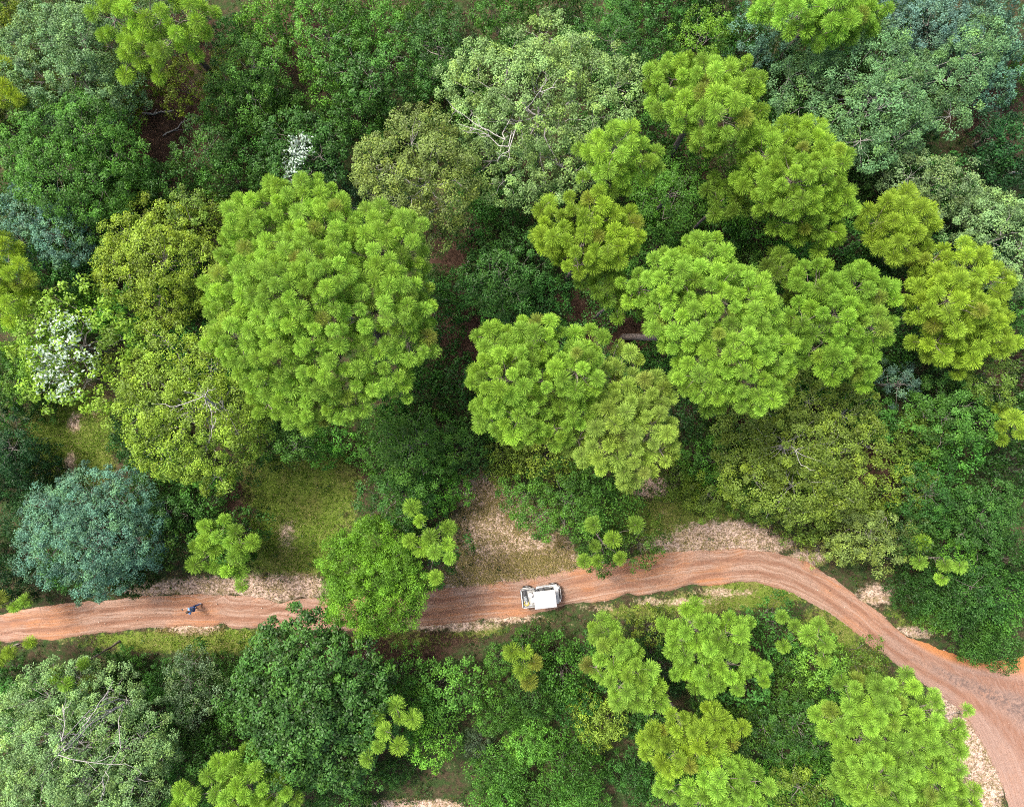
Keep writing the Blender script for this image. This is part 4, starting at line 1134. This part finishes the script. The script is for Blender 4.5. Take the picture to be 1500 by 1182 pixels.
KINDS = {'bush': [bush_mesh(s, 1.8, 7, (.14, .042), .52, .42, 75, 3.4) for s in (1, 2, 3)],
         'bigleaf': [bush_mesh(s, 1.7, 6, (.22, .06), .6, .45, 48, 3.2) for s in (4, 5)],
         'fine': [bush_mesh(s, 1.6, 8, (.15, .024), .42, .40, 100, 2.8, .5) for s in (6, 7, 8)],
         'open': [bush_mesh(s, 1.7, 8, (.13, .04), .58, .40, 60, 3.0) for s in (9, 10)]}
for lst in KINDS.values():
    for c, s in lst:
        c.materials.append(M['leaf']); s.materials.append(M['twig'])

# colours of the lower storey over the photo: (px, py, colour, kind)
ANCH = [(60,900,'dark','bush'),(120,960,'dark','bush'),(200,960,'dark','fine'),(30,720,'deep','fine'),(20,830,'deep','fine'),(250,700,'dark','bush'),(330,1060,'dark','bush'),
        (300,940,'olive','open'),(600,965,'mid','open'),(640,1000,'mid','bush'),(590,1010,'dark','bush'),(620,1060,'mid','bush'),(700,960,'dark','fine'),(800,930,'dark','fine'),(720,1030,'dark','bush'),(800,1000,'mid','bush'),(770,1040,'dark','fine'),(820,1030,'olive','open'),
        (850,1060,'dark','bush'),(760,1090,'mid','fine'),(680,1070,'grey','bush'),(640,1130,'mid','bush'),(740,1150,'mid','fine'),(690,1120,'dark','fine'),(850,1150,'mid','fine'),(860,1100,'olive','fine'),(600,1100,'mid','bush'),
        (920,900,'olive','open'),(1120,880,'olive','open'),(1150,1000,'dark','bigleaf'),(1130,900,'dark','open'),(1200,1010,'mid','bush'),(1250,950,'olive','open'),(1160,1120,'mid','bush'),
        (1330,850,'dark','fine'),(1400,850,'mid','bush'),(1450,920,'dark','fine'),(1480,850,'dark','bush'),(1400,780,'dark','bush'),(1450,700,'dark','bush'),(1330,720,'olive','bush'),(1260,830,'khaki','open'),
        (1200,780,'olive','bush'),(1100,760,'mid','bush'),(1000,720,'olive','bush'),(950,760,'mid','open'),(850,690,'mid','bush'),(880,760,'mid','bush'),(760,680,'olive','bush'),(690,690,'khaki','open'),
        (640,640,'dark','bush'),(560,640,'mid','bush'),(650,570,'dark','bush'),(660,740,'dark','open'),(620,700,'mid','bush'),(660,430,'dark','bush'),(720,350,'dark','bush'),(780,430,'dark','bush'),(700,520,'dark','bigleaf'),
        (820,450,'dark','bush'),(1000,620,'dark','bush'),(1020,660,'mid','bush'),(1290,600,'dark','bush'),(1340,640,'olive','bush'),(1480,700,'dark','bush'),(1440,650,'dark','bush'),(1300,380,'dark','bush'),
        (1150,330,'mid','bush'),(1010,330,'mid','bigleaf'),(970,370,'mid','bush'),(1000,20,'dark','bush'),(1150,90,'dark','bush'),(1450,130,'dark','bush'),(1460,240,'deep','bush'),(1380,220,'dark','bush'),(1480,100,'teal','bush'),
        (800,20,'dark','bush'),(720,40,'dark','bush'),(560,30,'mid','bush'),(960,40,'dark','bush'),(480,150,'dark','bush'),(330,160,'dark','bush'),(380,180,'dark','bush'),(220,260,'dark','bush'),(250,140,'olive','open'),
        (190,200,'dark','bush'),(320,290,'olive','bush'),(360,230,'dark','bush'),(510,240,'deep','bush'),(540,310,'dark','bigleaf'),(660,220,'dark','bigleaf'),(680,300,'dark','bush'),(740,300,'dark','bush'),
        (130,360,'dark','bush'),(200,470,'mid','bush'),(300,480,'dark','bush'),(260,470,'dark','bush'),(30,480,'fresh','bush'),(20,600,'dark','bush'),(160,580,'olive','open'),(10,20,'olive','bush'),
        (330,680,'dark','open'),(380,600,'dark','bush'),(420,640,'mid','bush'),(200,700,'dark','fine'),(270,750,'dark','bush'),(600,930,'olive','open'),(560,1160,'dark','bush'),(230,1060,'dark','bush'),
        (950,1090,'dark','bush'),(900,1110,'dark','fine'),(1200,880,'olive','open'),(640,180,'dark','bush'),(420,130,'mid','bush'),(100,10,'sage','bush')]
AP = np.array([a[:2] for a in ANCH], float)
KEEP = [  # open ground that stays open: (px, py, rx, ry)
    (445,745,72,85),(112,650,58,74),(740,790,82,62),(705,722,40,25),(255,190,42,50),(665,362,28,32),(690,482,40,28),(865,472,34,18),(930,490,28,24),(1440,170,26,40),
    (1050,782,90,32),(950,712,24,16),(1000,765,60,26),(1120,874,75,14),(262,938,130,12),(575,942,70,9),(600,1182,80,8),(1452,1110,62,100),(330,858,120,22),(430,45,24,30),(290,50,20,30),
    (1280,690,30,34),(1480,530,20,26),(350,725,16,40),(1000,885,60,10),(75,885,80,14),(500,880,40,30)]

def free(px, py, r, z):
    for cx, cy, rx, ry in KEEP:
        if ((px - cx) / (rx + r * .55)) ** 2 + ((py - cy) / (ry + r * .55)) ** 2 < 1: return False
    p = pix(px, py, z); 
    gxy = np.array([[p[0], p[1]]])
    rad = r * (H - z) / F
    if on_road(p[0], p[1]): return False
    d = float(edge_dist(p[0], p[1]))
    if d < rad * .95 + .1: return False
    # hidden well inside the crowns of taller trees?
    hid = sum(1 for cx, cy, cr, cz in CROWNS if cz > z + 1 and math.hypot(px - cx, py - cy) < cr - r * .35)
    return hid < 1

LAND_FIXED = [(792,876,'the white vehicle'), (282,893,'the person on the road'), (445,740,'the grassy clearing'), (745,790,'the straw-coloured clearing'),
              (112,650,'the grassy strip at left'), (1440,1020,'the track junction'), (1060,790,'the pale bank'), (255,190,'the red leaf litter at upper left')]
def side(dx, dy):
    a = math.degrees(math.atan2(-dy, dx)) % 360
    return ['right of', 'upper right of', 'above', 'upper left of', 'left of', 'lower left of', 'below', 'lower right of'][int((a + 22.5) // 45) % 8]

PL = []
def grow(n_try, rmin, rmax, sep, zr):
    rr = np.random.default_rng(21 + n_try)
    for _ in range(n_try):
        px, py = rr.uniform(-25, 1525), rr.uniform(-25, 1207)
        r = rr.uniform(rmin, rmax); z = rr.uniform(*zr) * (.6 + .4 * r / rmax)
        if not free(px, py, r, z): continue
        if any(math.hypot(px - q[0], py - q[1]) < sep * (r + q[2]) for q in PL): continue
        PL.append((px, py, r, z))
grow(6000, 34, 50, .74, (4.5, 8.0))
grow(9000, 22, 33, .68, (2.8, 5.5))
grow(9000, 14, 21, .74, (1.4, 3.0))
print('shrubs', len(PL))

used = set()
ALL_LAND = LAND + LAND_FIXED
proto = {}
for (px, py, r, z) in PL[:300]:
    k = np.argsort(np.hypot(AP[:, 0] - px, AP[:, 1] - py) + RNG.normal(0, 14, len(AP)))[0]
    col, kind = ANCH[k][2], ANCH[k][3]
    i = int(RNG.integers(0, len(KINDS[kind])))
    cme, sme = KINDS[kind][i]
    p = pix(px, py, z * .8)
    g = float(ground_z(np.array([p[0]]), np.array([p[1]]))[0])
    rad = r * (H - z) / F
    R0 = {'bush': 1.8, 'bigleaf': 1.7, 'fine': 1.6, 'open': 1.7}[kind]
    if (kind, i) not in proto:
        root = empty('shrub', (0, 0, 0)); kids = [link('crown', cme, None, root), link('stems', sme, None, root)]
        proto[(kind, i)] = (root, kids)
    else:
        src, ks = proto[(kind, i)]
        root = src.copy(); COL.objects.link(root); kids = []
        for ch in ks:
            c = ch.copy(); COL.objects.link(c); c.parent = root; kids.append(c)
    root.location = (p[0], p[1], g)
    root.rotation_euler = (0, 0, RNG.random() * 6.2832)
    s = rad / R0
    root.scale = (s, s, max(s * .8, min(z / 3.4, s * 1.5)))
    colour(kids[0], col, .07)
    kids[0].color = (*[c_ * b_ for c_ in kids[0].color[:3]], 1) if (b_ := float(np.clip(RNG.normal(1.14, .34), .55, 1.9))) else None
    # label: colour and size, then where it stands
    size = 'tall' if r > 37 else ('small' if r < 23 else '')
    d = sorted(((math.hypot(px - a, py - b), a, b, ph) for a, b, ph in ALL_LAND))
    form = {'bush': 'shrub', 'bigleaf': 'large-leaved shrub', 'fine': 'feathery shrub', 'open': 'thin open shrub'}[kind]
    head = f'{size} {WORD[col]} {form}'.strip()
    cands = [f'{head} {side(px - d[q][1], py - d[q][2])} {d[q][3]}' for q in (0, 1)]
    for a, b in ((0, 1), (0, 2), (1, 2), (0, 3), (1, 3), (2, 3), (0, 4), (1, 4), (2, 4)):
        cands.append(f'{WORD[col]} {form} {side(px - d[a][1], py - d[a][2])} {d[a][3]}, towards {d[b][3]}')
        cands.append(f'{head} {side(px - d[a][1], py - d[a][2])} {d[a][3]}, towards {d[b][3]}')
    cands = [c for c in cands if len(c.split()) <= 16] or cands
    lab = next((c for c in cands if c not in used), cands[-1])
    used.add(lab)
    tag(root, lab, 'shrub', 'understorey shrubs of the forest')

# ------------------------------------------------------------------ leafy ground layer under the trees
n = 95000
X = RNG.uniform(-43, 43, n); Y = RNG.uniform(-34, 34, n)
PX, PY = CX + X * F / H, CY - Y * F / H
den = np.clip(1 - .95 * blobs(PX, PY, GRASS) - 1.1 * blobs(PX, PY, SAND) - .9 * blobs(PX, PY, LITTER), .02, 1)
den *= np.clip(.55 + .6 * np.sin(X * .9 + 1.3 * np.sin(Y * .5)) * np.cos(Y * .8 + np.sin(X * .6)), .15, 1)
dd = edge_dist(X, Y)
ok = (RNG.random(n) < den * .42) & ~on_road(X, Y) & (dd > .25)
X, Y = X[ok], Y[ok]
Z = ground_z(X, Y)
C = np.stack([X, Y, Z + RNG.uniform(.06, .6, len(X)) * np.clip(dd[ok] / 2, .2, 1)], 1)
V, Q, T = leaf_cloud(C, np.tile([0, 0, 1.], (len(C), 1)), RNG.uniform(.15, .32, len(C)), 11, .13, .04, flat=.5)
und = tag(link('undergrowth', mesh_np('undergrowth', V, Q, T), M['leaf']), kind='stuff'); und.color = (.027, .064, .012, 1)
